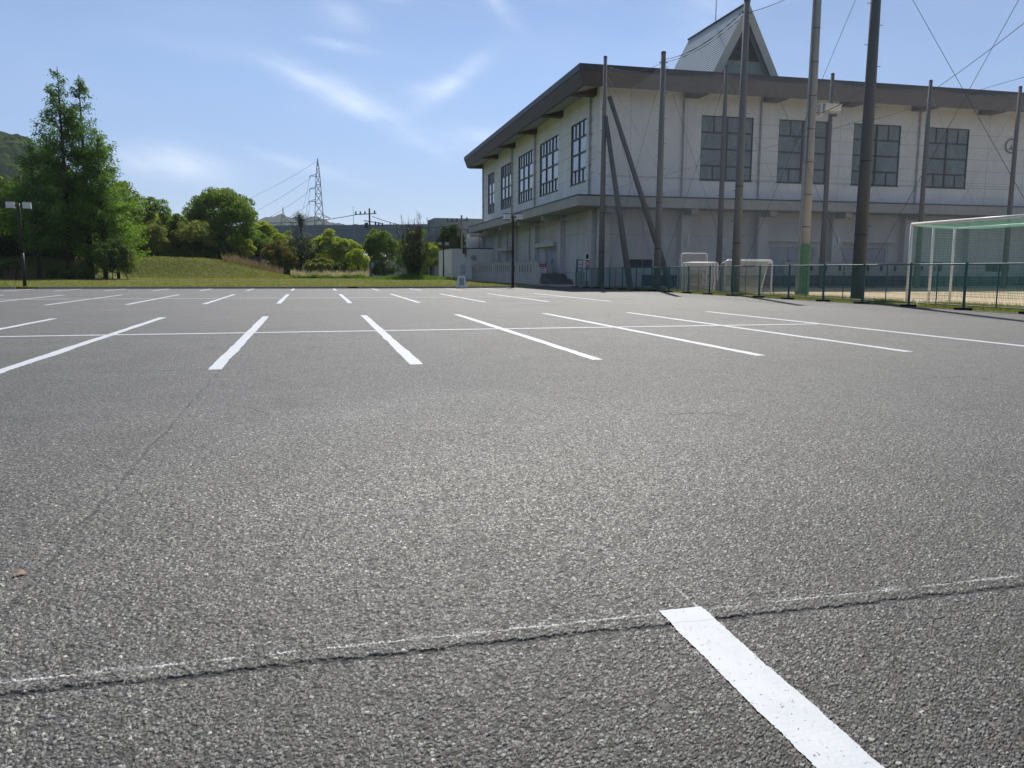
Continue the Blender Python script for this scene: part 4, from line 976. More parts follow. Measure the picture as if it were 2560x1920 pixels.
def redwood(x, y, z, h, w, label, seed, mat_, n_=16000, base=.10, leaf=.26, dens_lo=1., tip_open=.7):
    """dawn redwood: straight stem, rising whorled boughs with feathery hanging sprays, open towards the tip"""
    r = np.random.default_rng(seed); e = empty('dawn_redwood', (x, y, z), label, 'tree', 'tall conifers at the left')
    nb_ = 96; f = np.sort(r.uniform(base, .985, nb_)); az_ = r.uniform(0, 2*np.pi, nb_)
    ln = w*np.minimum(1, ((1-f)*1.5))**.98*r.uniform(.6, 1.12, nb_)+.25
    b = MB(); b.tube((0, 0, -.5), (0, 0, h*.45), h*.0165, h*.0105, 10); b.tube((0, 0, h*.45), (0, 0, h), h*.0105, .02, 8)
    Ps, ts, dr = [], [], []
    wt = ln**1.3*np.where(f > .62, tip_open, 1.); cnt = (n_*wt/wt.sum()).astype(int)
    for k in range(nb_):
        d = np.array([math.cos(az_[k]), math.sin(az_[k]), .55 if f[k] > .5 else .32]); p0 = np.array([0, 0, f[k]*h])
        e_ = p0+d*ln[k]*np.array([1, 1, 1]); mid = p0+d*ln[k]*.5+np.array([0, 0, -.06*ln[k]])
        b.tube(p0, mid, .055*(1-f[k])+.018, .03, 5); b.tube(mid, e_, .03, .008, 4)
        c_ = cnt[k]
        if c_ < 2: continue
        s_ = r.uniform(.16, 1.05, c_)**.8; P = p0+d*ln[k]*s_[:, None]
        tuft = r.integers(0, 6, c_); off = r.normal(size=(6, 3))*np.array([.36, .36, .22])*(.35+.2*ln[k])
        P = P+off[tuft]+r.normal(size=(c_, 3))*np.array([.26, .26, .2])*(.45+.16*ln[k]); P[:, 2] -= r.uniform(0, .4, c_)*(.5+.1*ln[k])
        Ps.append(P); ts.append(np.clip(r.uniform(0, .7, c_)+.35*r.random()+.12*(s_-.6), 0, 1)); dr.append(np.tile(np.array([d[0]*.7, d[1]*.7, -.55]), (c_, 1)))
    b.build('trunk', M['bark'], e)
    leaves('crown', np.concatenate(Ps), leaf, np.concatenate(ts), mat_, e, seed=seed, aspect=.42, droop=np.concatenate(dr))
    return e

def Z0(x, y): return float(zl(np.array(x, float), np.array(y, float)))
def px_tree(fn, u0_, u1_, vt, vb, Y, ub=None, depth=None, **kw):
    """turn the outline read off the photograph at distance Y into crown centre and radii"""
    xc = ax((u0_+u1_)/2, Y); rx = abs(ax(u1_, Y)-ax(u0_, Y))/2; zt, zb = zat(vt, Y, (u0_+u1_)/2), zat(vb, Y, (u0_+u1_)/2)
    xb = xc if ub is None else ax(ub, Y); z0 = Z0(xb, Y); rz_ = (zt-zb)/2
    return dict(x=xb, y=Y, z=z0, crown_c=(xc-xb, 0, (zt+zb)/2-z0), crown_r=(rx*.92, (depth or rx)*.95, rz_*.95))

def T(name, u0_, u1_, vt, vb, Y, mat_, label, ub=None, depth=None, **kw):
    return broadleaf(name, mat_=mat_, label=label, **px_tree(None, u0_, u1_, vt, vb, Y, ub, depth), **kw)

# tall conifers
def RW(ub, Y, vt, w, label, seed, mat_, **kw):
    x = ax(ub, Y); z = Z0(x, Y); return redwood(x, Y, z, zat(vt, Y, ub)-z, w, label, seed, mat_, **kw)
RW(176, 97, 168, 4.3, 'tallest dawn redwood with a thin open tip', 3, L['conifer'], n_=26000, base=.2)
RW(226, 99, 188, 3.9, 'second tall dawn redwood just right of the tallest', 4, L['conifer'], n_=24000, base=.18)
RW(262, 97, 325, 3.7, 'lower bright green dawn redwood leaning out on the right', 5, L['conifer2'], n_=17000, base=.1, tip_open=.9)
RW(96, 93, 362, 3.7, 'shorter dark dawn redwood left of the tall pair', 6, L['conifer'], n_=13000, base=.2, tip_open=.8)
RW(294, 101, 440, 2.5, 'small bright dawn redwood at the right of the conifers', 8, L['conifer2'], n_=9000, base=.04, tip_open=.9)
# leftmost group
T('broadleaf_tree', -70, 40, 402, 640, 118, L['yellow'], 'yellow green tree at the very left edge', n_=9000, seed=21, leaf=.32)
T('broadleaf_tree', -30, 130, 432, 680, 103, L['dark'], 'dark evergreen tree behind the left lamp post', depth=7, n_=17000, lumps=60, seed=22, leaf=.3)
T('broadleaf_tree', 110, 250, 430, 680, 106, L['dark'], 'dark evergreen tree behind the tall conifer trunks', depth=7, n_=16000, lumps=60, seed=23, leaf=.3, ub=182)
T('broadleaf_tree', 225, 376, 434, 660, 118, L['broad'], 'leafy tree right behind the conifers, glossy top in the sun', n_=17000, seed=24, leaf=.28, lumps=80, tintpow=.8)
T('bush', 226, 332, 590, 702, 91, L['dark'], 'dark bush under the conifers with pale tips', n_=8000, seed=25, leaf=.17, trunk_r=.06, cat='bush', flat=.9, lumps=40)
T('bush', 285, 345, 610, 700, 92.5, L['olive'], 'pale tipped bush at the right foot of the conifers', n_=3500, seed=26, leaf=.15, trunk_r=.05, cat='bush', flat=.9)
T('bush', 112, 232, 655, 704, 91.5, L['dark'], 'low spreading dark shrub between the conifer trunks', n_=6000, seed=27, leaf=.15, trunk_r=.05, cat='bush', flat=.7, lumps=40)
T('bush', -20, 60, 650, 704, 92, L['dark'], 'low dark shrub left of the lamp post', n_=4000, seed=28, leaf=.15, trunk_r=.05, cat='bush', flat=.7)
for k, (a_, c_, vt_) in enumerate([(-60, 70, 590), (50, 165, 596), (150, 262, 600)]):
    T('bush', a_, c_, vt_, 672, 103.5, L['dark'], 'dark undergrowth in the shade behind the conifer trunks, '+['left of the lamp post', 'between lamp post and tallest conifer', 'right of the tallest conifer trunk'][k], n_=9000, seed=80+k, leaf=.24, trunk_r=.06, cat='bush', lumps=60, flat=.9)
T('broadleaf_tree', -90, 66, 500, 668, 99, L['dark'], 'dark low branched tree at the left edge, left of the lamp post', n_=13000, seed=86, leaf=.27, lumps=60)
# middle
T('broadleaf_tree', 338, 448, 488, 650, 122, L['broad'], 'thin leaved tree with airy top left of the round tree', n_=13000, seed=31, leaf=.25, lumps=60, gaps=1.3, bark='barkg')
T('large_tree', 456, 660, 476, 640, 126, L['broad'], 'large round headed dark tree in the middle', ub=552, n_=34000, seed=32, leaf=.29, lumps=90, trunk_r=.42, depth=6.5, lo=-.6)
T('bush', 318, 438, 548, 656, 117, L['olive'], 'big rounded bush with brownish new leaves on the grass rise', n_=14000, seed=33, leaf=.2, trunk_r=.1, cat='bush', lumps=50, flat=.85)
T('slender_tree', 430, 545, 545, 655, 118, L['olive'], 'thin sparse young tree with bare stems on the rise', n_=6500, lumps=50, seed=34, leaf=.2, gaps=1.8, bark='barkg', trunk_r=.09, lo=-.2)
T('broadleaf_tree', 405, 490, 530, 655, 120, L['broad'], 'mid green tree between the brown bush and the sparse tree', n_=11000, lumps=60, seed=40, leaf=.24)
T('broadleaf_tree', 566, 640, 592, 652, 122, L['yellow'], 'small light green tree beside the pavilion roof', n_=6000, seed=35, leaf=.2, lumps=40)
T('broadleaf_tree', 622, 738, 550, 650, 134, L['yellow'], 'wide yellow green tree behind the bronze bush', n_=10000, seed=36, leaf=.27, tintpow=1.3)
T('bush', 652, 742, 594, 682, 118, L['bronze'], 'dark bush with bronze red new leaves', n_=11000, seed=37, leaf=.18, trunk_r=.08, cat='bush', lumps=46, flat=.9)
def pine():
    Y = 124; x = ax(752, Y); z = Z0(x, Y); h = zat(540, Y, 752)-z; r = np.random.default_rng(5); e = empty('pine_tree', (x, Y, z), 'dark spiky pine between the bronze bush and the hedge', 'tree')
    b = MB(); b.tube((0, 0, -.4), (.2, 0, h*.55), .16, .1, 8); b.tube((.2, 0, h*.55), (0, 0, h), .1, .03, 6); Ps = []
    for k in range(34):
        f_ = r.uniform(.25, .97); a_ = r.uniform(0, 6.28); ln = 2.7*(1-f_)**.6+.4; q = np.array([math.cos(a_)*ln, math.sin(a_)*ln, ln*.55]); p0 = np.array([.1, 0, f_*h]); b.tube(p0, p0+q, .04, .012, 5)
        for s_ in np.linspace(.35, 1., 6): Ps.append(p0+q*s_+r.normal(size=(38, 3))*np.array([.2, .2, .28])+np.array([0, 0, .15]))
    b.build('trunk', M['bark'], e); P = np.concatenate(Ps); leaves('crown', P, .34, r.uniform(0, 1, len(P)), L['pine'], e, seed=9, aspect=.12, up=1.2)
pine()
T('broadleaf_tree', 340, 450, 520, 655, 127, L['yellow'], 'yellow green tree behind the brown tipped bush', n_=10000, seed=70, leaf=.26, lumps=60)
T('bush', 480, 590, 590, 655, 121, L['dark'], 'dark undergrowth below the round headed tree', n_=8000, seed=71, leaf=.2, lumps=50, trunk_r=.06, cat='bush', flat=.9)
T('bush', 425, 520, 612, 655, 119.5, L['olive'], 'low olive scrub on the crest of the rise', n_=6000, seed=72, leaf=.18, lumps=50, trunk_r=.05, cat='bush', flat=.8)
T('broadleaf_tree', 590, 690, 575, 668, 130, L['broad'], 'green tree behind the pavilion roof', n_=9000, seed=73, leaf=.25, lumps=50)
T('hedge_tree', 776, 866, 572, 680, 126, L['yellow'], 'bright topped tree before the grey factory wall, left one', n_=11000, seed=41, leaf=.22, lumps=50)
T('hedge_tree', 838, 912, 588, 684, 124, L['yellow'], 'bright topped tree before the grey factory wall, right one', n_=9000, seed=42, leaf=.22, lumps=46)
T('broadleaf_tree', 700, 800, 590, 685, 128, L['dark'], 'dark tree filling the gap behind the pine', n_=8000, seed=49, leaf=.25)
T('bush', 862, 926, 622, 690, 114, L['yellow'], 'light leafy young bush beside the dry grass end', n_=6000, seed=43, leaf=.18, trunk_r=.06, cat='bush', flat=.9, lumps=40)
T('bush', 752, 836, 648, 692, 112, L['olive'], 'golden green mounded grass bush behind the dry grass', n_=9000, seed=44, leaf=.22, trunk_r=.05, cat='bush', lumps=40, flat=.9)
T('bush', 824, 872, 650, 690, 113, L['dark'], 'small feathery dark shrub right of the golden bush', n_=2600, seed=45, leaf=.2, trunk_r=.05, cat='bush')
T('bush', 925, 990, 655, 694, 117, L['dark'], 'low dark bush under the dense rounded tree', n_=4500, seed=90, leaf=.18, trunk_r=.05, cat='bush', lumps=40, flat=.9)
T('broadleaf_tree', 906, 1000, 568, 676, 122, L['broad'], 'dense rounded green tree left of the bare shrub', n_=15000, seed=46, leaf=.23, lumps=60, ub=958)
T('broadleaf_tree', 985, 1090, 572, 690, 132, L['broad'], 'green tree behind the bare branched shrub', n_=9000, seed=47, leaf=.25)
T('broadleaf_tree', 1092, 1160, 556, 650, 126, L['dark'], 'dense dark tree rising above the white hut', n_=12000, seed=48, leaf=.24, lumps=50, tintpow=1.2)
T('broadleaf_tree', 1040, 1110, 600, 690, 124, L['yellow'], 'bright green small tree left of the white hut', n_=6000, seed=50, leaf=.22)

def willow():
    Y = 99; x = ax(1032, Y); z = Z0(x, Y); rr = random.Random(4); e = empty('bare_shrub', (x, Y, z), 'bare twiggy shrub with a dense dark base on the lawn', 'shrub'); h = zat(522, Y, 1032)-z
    b = MB(); tips = []
    for k in range(46):
        a_ = rr.uniform(0, 6.28); sp_ = rr.uniform(.1, 1.)*2.4; p = Vector((math.cos(a_)*.5*rr.random(), math.sin(a_)*.5*rr.random(), -.2)); e_ = Vector((math.cos(a_)*sp_*.9, math.sin(a_)*sp_*.9, h*rr.uniform(.55, 1.)*(1-.03*sp_)))
        m_ = p.lerp(e_, .5)+Vector((math.cos(a_)*.35, math.sin(a_)*.35, 0)); b.tube(p, m_, .06, .04, 5); b.tube(m_, e_, .04, .014, 4)
        for _ in range(9):
            s_ = m_.lerp(e_, rr.uniform(-.3, .9)); q = s_+Vector((rr.uniform(-.5, .5), rr.uniform(-.5, .5), rr.uniform(.4, 1.3))); b.tube(s_, q, .02, .01, 3); tips.append(q)
            for _ in range(2): q2 = s_.lerp(q, .5)+Vector((rr.uniform(-.3, .3), rr.uniform(-.3, .3), rr.uniform(.2, .6))); b.tube(s_.lerp(q, .5), q2, .012, .008, 3)
    b.build('branches', M['bark'], e); r = np.random.default_rng(3); n_ = 5200
    P = r.normal(size=(n_, 3))*np.array([.8, .8, .0]); P[:, 2] = r.uniform(0, 1, n_)**1.5*h*.55+.1; P[:, :2] *= (.75+.5*np.minimum(1, P[:, 2:3]/3))
    leaves('crown', P, .15, r.uniform(0, .8, n_), L['dark'], e, seed=4)
    P2 = r.normal(size=(900, 3))*np.array([1.5, 1.3, 0]); P2[:, 2] = r.uniform(.25, .8, 900)*h; leaves('young_leaf', P2, .12, r.uniform(0, 1, 900), L['olive'], e, seed=6)
willow()

def blades(name, P, hgt, wid, mat_, seed=0, lean=.25, parent=None):
    r = np.random.default_rng(seed); n_ = len(P); a_ = r.uniform(0, 6.28, n_); d = np.stack([np.cos(a_), np.sin(a_), 0*a_], 1); hh = hgt*r.uniform(.5, 1.25, n_); ln = r.normal(size=(n_, 2))*lean*hh[:, None]
    top = P+np.concatenate([ln, hh[:, None]], 1); w_ = (wid*r.uniform(.6, 1.3, n_))[:, None]; mid = P*.45+top*.55; mid[:, 2] += .06*hh
    V = np.stack([P-d*w_*.5, P+d*w_*.5, mid+d*w_*.42, top, mid-d*w_*.42], 1).reshape(-1, 3)
    return mesh_np(name, V, np.arange(n_*5), [5]*n_, mat_, parent, tint=np.repeat(r.uniform(0, 1, n_), 5))

def surf(xy): return np.concatenate([xy, np.array([Z0(a_, c_) for a_, c_ in xy])[:, None]], 1)
# grass along the fence
n_ = 26000; r = np.random.default_rng(2); y = 14+42*r.uniform(0, 1, n_)**1.1; x = 19.95+1.75*r.beta(1.3, 1.1, n_)
dn = np.sin(y*1.7)+np.sin(y*.63+1)+r.normal(0, .8, n_) > -.6; x, y = x[dn], y[dn]
tag(blades('verge_grass', np.stack([x, y, zg(x, y)-.01], 1), .19, .016, L['blade'], 5), 'ragged green grass growing along the foot of the mesh fence', 'grass', kind='stuff')
x = r.uniform(-30, -17.9, 1400); y = np.array([kerb_y(a_) for a_ in x])+.1+r.uniform(0, .5, 1400); kp = np.sin(x*2.1)+r.normal(0, .5, 1400) > .2
tag(blades('kerb_weeds', surf(np.stack([x, y], 1)[kp]), .35, .03, L['lush'], 6), 'weeds growing over the kerb near the left lamp', 'weeds', kind='stuff')
# lawn nap so that it does not read as a flat sheet
x = r.uniform(-30, 16.8, 42000); y = np.array([kerb_y(a_) for a_ in x])+.2+r.uniform(0, 1, 42000)**1.6*46; P = np.stack([x, y, zl(x, y)], 1)
tag(blades('lawn_grass', P, .06, .05, L['blade'], 7, .5), 'short mown grass of the wide lawn', 'grass', kind='stuff')
x = r.uniform(-24, -2.5, 16000); y = r.uniform(104, 114, 16000); P = np.stack([x, y, zl(x, y)], 1)
tag(blades('rise_grass', P, .14, .07, L['blade'], 8, .5), 'longer grass on the low rise', 'grass', kind='stuff')
# dry reeds down the right shoulder of the rise, pale plume grass band, reeds under the conifers
def band(name, us, Y0, Y1, n_, h, w_, mat_, seed, label, cat='grass'):
    r = np.random.default_rng(seed); u = r.uniform(us[0], us[1], n_); Yy = r.uniform(Y0, Y1, n_); x = np.array([ax(a_, c_) for a_, c_ in zip(u, Yy)]); 
    cl = .5+.5*np.sin(x*2.3+seed)*np.sin(x*.9+Yy*1.7+seed)+r.normal(0, .22, n_); keep = cl > .12
    o = blades(name, surf(np.stack([x, Yy], 1)[keep]), (h*(.45+.75*np.clip(cl, 0, 1.2)))[keep], w_, mat_, seed, .17)
    return tag(o, label, cat, kind='stuff')
band('dry_reeds', (556, 706), 111.5, 115, 2000, 1.0, .035, L['reed'], 31, 'pinkish dry reeds down the right shoulder of the grass rise')
band('plume_grass', (726, 920), 107.6, 111, 6000, .85, .045, L['straw'], 32, 'band of pale dry plume grass at the back of the lawn')
band('green_grass', (722, 925), 106.8, 108, 4200, .4, .05, L['lush'], 36, 'green fringe in front of the dry plume grass')
band('dry_reeds', (150, 228), 97, 99, 1500, 1.5, .05, L['reed'], 33, 'dry reeds glowing behind the conifer trunks')
band('dry_reeds', (8, 58), 91, 93, 1100, 1.1, .05, L['reed'], 34, 'brownish dry reeds left of the lamp post')
x = r.normal(ax(1030, 97), 2.3, 5200); y = r.normal(97.6, 1.3, 5200); P = surf(np.stack([x, y], 1)); P[:, 2] += .35*np.exp(-((x-ax(1030, 97))/2.2)**2)*np.exp(-((y-98.5)/1.6)**2)-.05
tag(blades('mound_grass', P, .42, .05, L['lush'], 35, .3), 'long lush grass round the foot of the bare shrub', 'grass', kind='stuff')

# belt of trees far behind, each its own
far = [(-60, 60, 560, 150, 'dark'), (60, 180, 540, 155, 'broad'), (190, 320, 560, 150, 'dark'), (330, 440, 590, 150, 'broad'), (430, 560, 600, 152, 'dark'), (560, 660, 575, 156, 'yellow'), (650, 760, 610, 150, 'dark'), (745, 850, 628, 150, 'broad'), (850, 960, 632, 150, 'dark'), (960, 1080, 628, 150, 'broad')]
words = ['leftmost', 'second from left', 'third from left', 'fourth from left', 'fifth from left', 'sixth from left, light green', 'seventh from left', 'eighth from left', 'ninth from left', 'rightmost']
for k, (a_, c_, vt, Y, mk) in enumerate(far):
    xc = ax((a_+c_)/2, Y); rx = abs(ax(c_, Y)-ax(a_, Y))/2; zt = zat(vt, Y, (a_+c_)/2); z0 = -.5
    broadleaf('background_tree', xc, Y, z0, (0, 0, (zt-z0)*.5), (rx*1.05, rx, (zt-z0)*.5), L[mk], 'tree of the far belt behind the park, '+words[k], n_=11000, seed=60+k, leaf=.5, lumps=60, group='trees of the far belt', lo=-1.)

# ------------------------------------------------------------------ far buildings
fb = empty('factory_building', (0, 0, 0), 'long windowless grey factory wall beyond the park trees', 'building')
A_, B_ = Vector((-28, 190, 0)), Vector((31, 138, 0)); n_f = Vector((B_.y-A_.y, -(B_.x-A_.x), 0)).normalized(); n_f = -n_f if n_f.y < 0 else n_f
def fac(b):
    q = n_f*30; z1 = 9.35; b.hexa([A_+Vector((0, 0, -1)), B_+Vector((0, 0, -1)), B_+q+Vector((0, 0, -1)), A_+q+Vector((0, 0, -1)), A_+Vector((0, 0, 10.2)), B_+Vector((0, 0, 9.1)), B_+q+Vector((0, 0, 9.1)), A_+q+Vector((0, 0, 10.2))])
part('wall', M['far'], fb, fac)
def rib(b):
    for z in (3.5, 5.2, 6.9, 8.5): b.bar(A_+Vector((0, 0, z))-n_f*.03, B_+Vector((0, 0, z))-n_f*.03, .05, .05)
part('cladding_rib', M['lattice'], fb, rib)
ga = empty('glazed_annex', (19, 128, 0), 'grey annex with a dark window band behind the white hut', 'building')
part('wall', M['far'], ga, lambda b: (b.box(-.5, 14, 0, 8, 5.2, 9.2), b.box(-.5, 14, .4, 8, -.5, 4.2), b.box(-.6, 14, -.5, 8, 4.9, 5.199)))
part('window_band', M['glass_f'], ga, lambda b: b.box(-.5, 14, .2, .39, 2.2, 4.9)); part('curtain', M['signw'], ga, lambda b: (b.box(.7, 1.1, .1, .19, 3.6, 4.1), b.box(1.8, 2.2, .1, .19, 3.6, 4.1)))
part('mullion', M['frame'], ga, lambda b: [b.box(x-.05, x+.05, .1, .18, 2.2, 4.9) for x in (.3, 1.45, 2.6, 3.8)])
pv = empty('pavilion', (ax(632, 128), 128, 0), 'small pavilion roof showing beside the bronze bush', 'building'); zt = zat(638, 128, 640)
part('roof', M['tile'], pv, lambda b: b.add([(-2.1, -2, zt-1.0), (2.6, -2, zt-1.0), (2.6, 2, zt-1.0), (-2.1, 2, zt-1.0), (.2, 0, zt)], [(0, 1, 4), (1, 2, 4), (2, 3, 4), (3, 0, 4), (3, 2, 1, 0)]))
part('wall', M['house'], pv, lambda b: b.box(-1.4, 1.9, -1.4, 1.4, 0, zt-1.02))
ph = empty('white_house', (ax(972, 146), 146, 0), 'pale house glimpsed under the trees left of the bare shrub', 'house')
part('wall', M['house'], ph, lambda b: b.box(-4, 4, 0, 6, -.5, 3.2)); part('roof', M['tile'], ph, lambda b: b.add([(-4.4, -.4, 3.2), (4.4, -.4, 3.2), (4.4, 6.4, 3.2), (-4.4, 6.4, 3.2), (-4.4, 3, 4.9), (4.4, 3, 4.9)], [(0, 1, 5, 4), (2, 3, 4, 5), (0, 4, 3), (1, 2, 5)])); part('window', M['glass_f'], ph, lambda b: [b.box(x, x+1.2, -.03, -.002, .9, 2.1) for x in (-2.5, .5)])

# ------------------------------------------------------------------ pylons, wires, utility poles
def lattice(name, x, y, z, h, bw, label, arms, side=True, rz=0.):
    e = empty(name, (x, y, z), label, 'pylon', None, rz); t_ = h*.0036
    W = lambda f: bw*(1-f)**1.15*.5+.45*min(1, (1-f)*8)
    fs = list(1-(1-np.linspace(0, 1, 13))**1.35)
    def legs(b):
        for sx_ in (-1, 1):
            for sy_ in (-1, 1):
                for f0, f1 in zip(fs[:-1], fs[1:]): b.tube((sx_*W(f0), sy_*W(f0), f0*h), (sx_*W(f1), sy_*W(f1), f1*h), t_, t_, 4)
    def br(b):
        for f0, f1 in zip(fs[:-1], fs[1:]):
            for k in range(4):
                c0, c1 = [(-1, -1), (1, -1), (1, 1), (-1, 1)][k], [(1, -1), (1, 1), (-1, 1), (-1, -1)][k]
                b.tube((c0[0]*W(f0), c0[1]*W(f0), f0*h), (c1[0]*W(f1), c1[1]*W(f1), f1*h), t_*.55, n=3); b.tube((c1[0]*W(f0), c1[1]*W(f0), f0*h), (c0[0]*W(f1), c0[1]*W(f1), f1*h), t_*.55, n=3)
                b.tube((c0[0]*W(f1), c0[1]*W(f1), f1*h), (c1[0]*W(f1), c1[1]*W(f1), f1*h), t_*.5, n=3)
    part('leg_frame', M['lattice'], e, legs); part('bracing', M['lattice'], e, br)
    for f_, l0, l1 in arms:
        w_ = W(f_)
        def arm(b):
            for s_, ln in ((-1, l0), (1, l1)):
                if ln <= 0: continue
                for yy in (-w_*.6, w_*.6): b.tube((s_*w_*.9, yy, f_*h), (s_*(w_+ln), 0, f_*h), t_*.7, n=4); b.tube((s_*w_*.8, yy, f_*h+ln*.38), (s_*(w_+ln), 0, f_*h), t_*.55, n=4)
        am = part('crossarm', M['lattice'], e, arm)
        part('insulator', M['insul'], am, lambda b: [b.tube((s_*(w_+ln), 0, f_*h), (s_*(w_+ln)*1.0, -.0, f_*h-h*.022), h*.0035, n=5) for s_, ln in ((-1, l0), (1, l1)) if ln > 0])
    return e
YP = 330; xp = ax(800, YP); hp = zat(396, YP, 800)
lattice('power_pylon', xp, YP, 0, hp, 5.0, 'tall lattice transmission tower beyond the trees', [(.845, 2.3, 0), (.735, 2.2, 0), (.625, 2.3, 0), (.49, 0, 2.2), (.375, 0, 1.9), (.265, 0, 1.6)])
YP2 = 900; xp2 = ax(711, YP2); hp2 = zat(517, YP2, 711)
lattice('power_pylon', xp2, YP2, 0, hp2, 16, 'distant small lattice transmission tower left of the tall one', [(.75, 8, 8), (.62, 8, 8), (.5, 8, 8)])
wl = 'thin transmission line running left from the tall tower'
for k, (f_, xo, u2, v2, Y2) in enumerate([(1., 0, 540, 480, 560), (.845, -3.1, 560, 520, 560), (.735, -3.3, 595, 540, 560), (.625, -3.6, 620, 556, 560)]):
    b = MB(); b.path(sag((xp+xo, YP, hp*f_-1), (ax(u2-220, Y2), Y2, zat(v2+75, Y2, u2-220)), 9, 16), .045, 4); tag(b.build('transmission_line', M['wire']), wl+', '+['topmost', 'second from top', 'third from top', 'lowest'][k], 'wire', 'transmission lines')
for k, f_ in enumerate((.845, .735, .625)):
    b = MB(); b.path(sag((xp-3.2, YP, hp*f_-1), (xp2+(6 if k == 0 else 9), YP2, hp2*(.75-.12*k)), 14, 16), .06, 4); tag(b.build('transmission_line', M['wire']), 'steep thin line from the tall tower to the small tower, '+['upper', 'middle', 'lower'][k], 'wire', 'transmission lines')
for k, f_ in enumerate((.49, .375, .265)):
    b = MB(); b.path(sag((xp-2.5, YP, hp*f_), (xp-120, YP+420, hp*f_*.8+12-10*k), 7, 16), .05, 4); tag(b.build('transmission_line', M['wire']), 'lower shallow line left of the tall tower, '+['upper', 'middle', 'lower'][k], 'wire', 'transmission lines')
def upole(u, Y, vt, label, big=True):
    x = ax(u, Y); h = zat(vt, Y, u); e = empty('utility_pole', (x, Y, 0), label, 'utility pole', 'utility poles')
    part('shaft', M['poled'], e, lambda b: b.tube((0, 0, -.5), (0, 0, h), .2, .13, n=10))
    def arms(b):
        b.bar((-2.2, 0, h-1.0), (1.1, 0, h-.75), .12, .12); b.bar((-.9, 0, h-1.9), (2.1, 0, h-2.3), .12, .12)
    part('crossarm', M['flash'], e, arms)
    part('insulator', M['insul'], e, lambda b: [b.tube((dx, 0, dz), (dx, 0, dz+.5), .14, .1, 6) for dx, dz in ((-2.1, h-1.0), (-1.4, h-1.0), (-.7, h-.95), (.8, h-.8), (.9, h-2.5), (1.4, h-2.6), (2.0, h-2.7))])
    if big: part('transformer', M['flash'], e, lambda b: b.tube((-.5, 0, h-3.1), (-.5, 0, h-2.2), .28, n=10))
    return x, h
xa, ha = upole(925, 132, 521, 'utility pole standing free above the factory roof line'); xb_, hb = upole(1153, 122, 538, 'utility pole at the gymnasium end above the dark tree')
for u, v, lb in ((860, 560, 'utility pole top poking over the factory roof, left'), (976, 556, 'utility pole top poking over the factory roof, middle'), (1102, 552, 'utility pole top poking over the factory roof, right')): upole(u, 200, v, lb, False)
b = MB(); b.path(sag((xa+.4, 132, ha-1.2), (xb_, 122, hb-1.2), 1.1), .045, 5); tag(b.build('overhead_wire', M['wire']), 'cable between the two utility poles above the factory', 'wire')
b = MB(); b.path(sag((xa-2, 132, ha-1.), (ax(520, 190), 190, zat(535, 190, 560)), 1.6, 14), .05, 5); tag(b.build('overhead_wire', M['wire']), 'nearly level cable left of the free standing utility pole', 'wire')
b = MB(); b.tube((ax(885, 150), 150, 0), (ax(885, 150), 150, zat(515, 150, 885)), .06, .03, 6); tag(b.build('thin_mast', M['steel']), 'thin bare mast between tall pylon and utility pole', 'mast')

# ------------------------------------------------------------------ hills
def hill_mesh(name, x0, x1, y0, y1, prof, mat_, step, clump, seed, amp):
    r = np.random.default_rng(seed); xs_ = np.arange(x0, x1, step); ys_ = np.arange(y0, y1, step); X, Y = np.meshgrid(xs_, ys_)
    base = prof(X, Y); gx, gy = np.meshgrid(np.arange(x0-clump, x1+clump, clump), np.arange(y0-clump, y1+clump, clump)); Sx = gx+r.uniform(-.45, .45, gx.shape)*clump; Sy = gy+r.uniform(-.45, .45, gx.shape)*clump; Sh = r.uniform(.5, 1.1, gx.shape); St = r.uniform(0, 1, gx.shape)
    ix = ((X-x0+clump)/clump).astype(int); iy = ((Y-y0+clump)/clump).astype(int); best = np.full(X.shape, -1e9); tt = np.zeros(X.shape)
    for dx in (-1, 0, 1):
        for dy in (-1, 0, 1):
            jx, jy = np.clip(ix+dx, 0, gx.shape[1]-1), np.clip(iy+dy, 0, gx.shape[0]-1); d2_ = ((X-Sx[jy, jx])**2+(Y-Sy[jy, jx])**2)/(clump*.78)**2
            v_ = Sh[jy, jx]*np.sqrt(np.clip(1-d2_, 0, 1)); m_ = v_ > best; best = np.where(m_, v_, best); tt = np.where(m_, St[jy, jx], tt)
    Z = base+amp*best*(base > 1)+r.normal(0, amp*.07, X.shape); nx = len(xs_); V = np.stack([X, Y, Z], -1).reshape(-1, 3); i = np.arange((len(ys_)-1)*(nx-1)); a = (i//(nx-1))*nx+i % (nx-1)
    o = mesh_np(name, V, np.stack([a, a+1, a+nx+1, a+nx], 1), [4]*len(a), mat_, tint=np.clip(tt.ravel()+r.normal(0, .12, tt.size), 0, 1)); o['kind'] = 'structure'; return o
hill_leaf = mat_leaf('hill_forest', (.02, .045, .012), (.08, .12, .03), .1, 0.); far_leaf = mat_leaf('far_forest', (.03, .05, .03), (.055, .08, .045), .05, 0.)
def prof1(X, Y):
    # wooded hill at the left, its right shoulder falling behind the conifers
    xc = ax(8, 620); zt = zat(332, 620, 8); s_ = np.clip(1-((X-xc)/np.where(X > xc, 72, 190))**2*.9, 0, 1); k = np.clip(1-np.abs(Y-640)/170, 0, 1); return zt*s_**.9*(k*k*(3-2*k))-2
hill_mesh('wooded_hill', ax(-260, 620), ax(330, 620), 470, 760, prof1, hill_leaf, 1.5, 6.5, 4, 5.)
YM = 2600
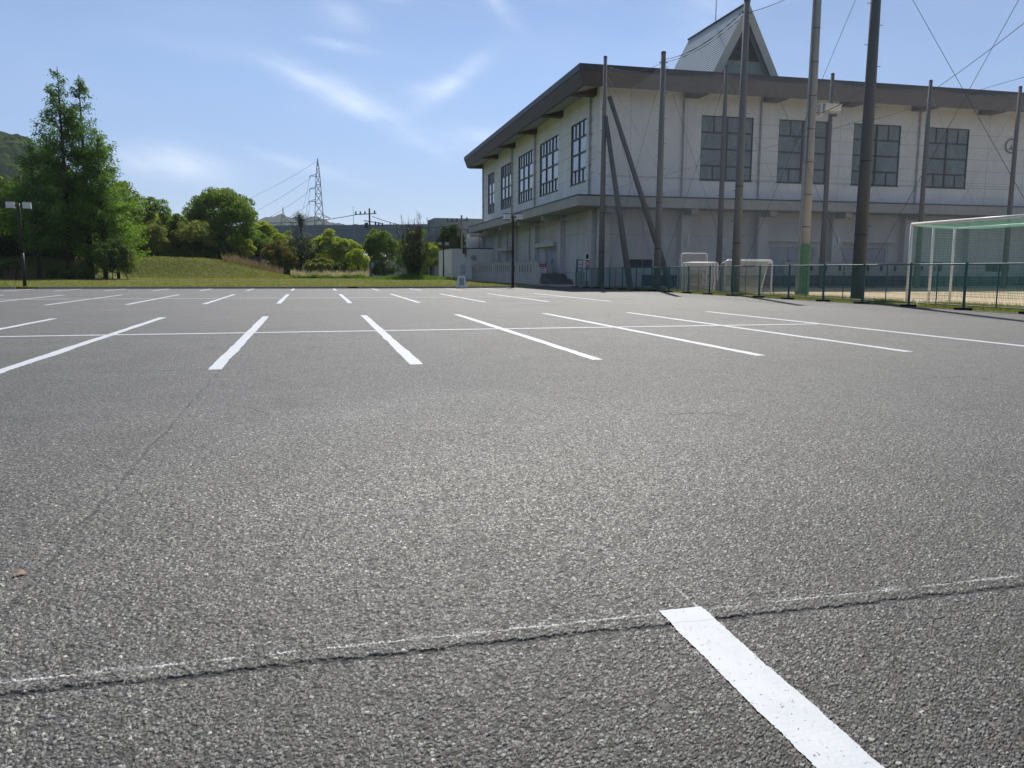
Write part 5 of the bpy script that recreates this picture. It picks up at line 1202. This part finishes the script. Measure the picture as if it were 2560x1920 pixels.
pu = [560, 600, 640, 668, 690, 712, 735, 760, 778, 800, 822, 850, 872, 895, 915, 935, 1000, 1100, 1300]; pv_ = [600, 575, 556, 549, 545, 541, 546, 552, 543, 549, 558, 563, 570, 562, 566, 572, 585, 600, 610]
px_ = np.array([ax(u, YM) for u in pu]); pz_ = np.array([zat(v, YM, u) for u, v in zip(pu, pv_)])
def prof2(X, Y): return np.maximum(0, np.interp(X, px_, pz_))*np.clip(1-np.abs(Y-YM)/620, 0, 1)**.8-4
hill_mesh('distant_hills', px_[0]-500, px_[-1]+300, YM-500, YM+300, prof2, far_leaf, 9., 26., 8, 13.)

# small litter on the asphalt
b = MB(); b.add([(-1.23, 3.585, .006), (-1.2, 3.575, .016), (-1.175, 3.6, .007), (-1.2, 3.62, .022)], [(0, 1, 3), (1, 2, 3)]); tag(b.build('fallen_leaf', M['leafdead']), 'curled dry leaf on the asphalt at the left', 'leaf')

r = np.random.default_rng(77); b = MB()
for _ in range(70):
    k = int(r.integers(-1, 8)); yy = r.choice([8.5, 10.5, 22.2, 16.5])+r.normal(0, .25); xx = sx(k)+r.normal(0, .5); z_ = float(zg(xx, yy))+.004; q = r.uniform(.006, .02); a0 = r.uniform(0, 6)
    b.add([(xx+q*math.cos(a0+t_)*r.uniform(.6, 1), yy+q*math.sin(a0+t_)*r.uniform(.6, 1), z_+.002*(i_ % 2)) for i_, t_ in enumerate((0, 1.3, 2.5, 3.9, 5.1))], [(0, 1, 2, 3, 4)])
tag(b.build('paint_chips', M['paint']), 'flecks of white paint scattered on the asphalt', 'paint chips', kind='stuff')

# air between here and the hills
hz = MB(); hz.box(-1500, 2200, -60, 3400, -5, 175); ho = hz.build('haze', [])
m = bpy.data.materials.new('haze_air'); m.use_nodes = True; t = NT(m.node_tree); t.n.clear(); out = t.node('ShaderNodeOutputMaterial'); pvn = t.node('ShaderNodeVolumePrincipled')
pvn.inputs['Color'].default_value = (.80, .88, 1., 1); pvn.inputs['Density'].default_value = .0001; pvn.inputs['Anisotropy'].default_value = .3; t.l.new(pvn.outputs[0], out.inputs['Volume'])
ho.data.materials.append(m); tag(ho, 'thin pale air between the car park and the far hills', 'haze', kind='stuff')
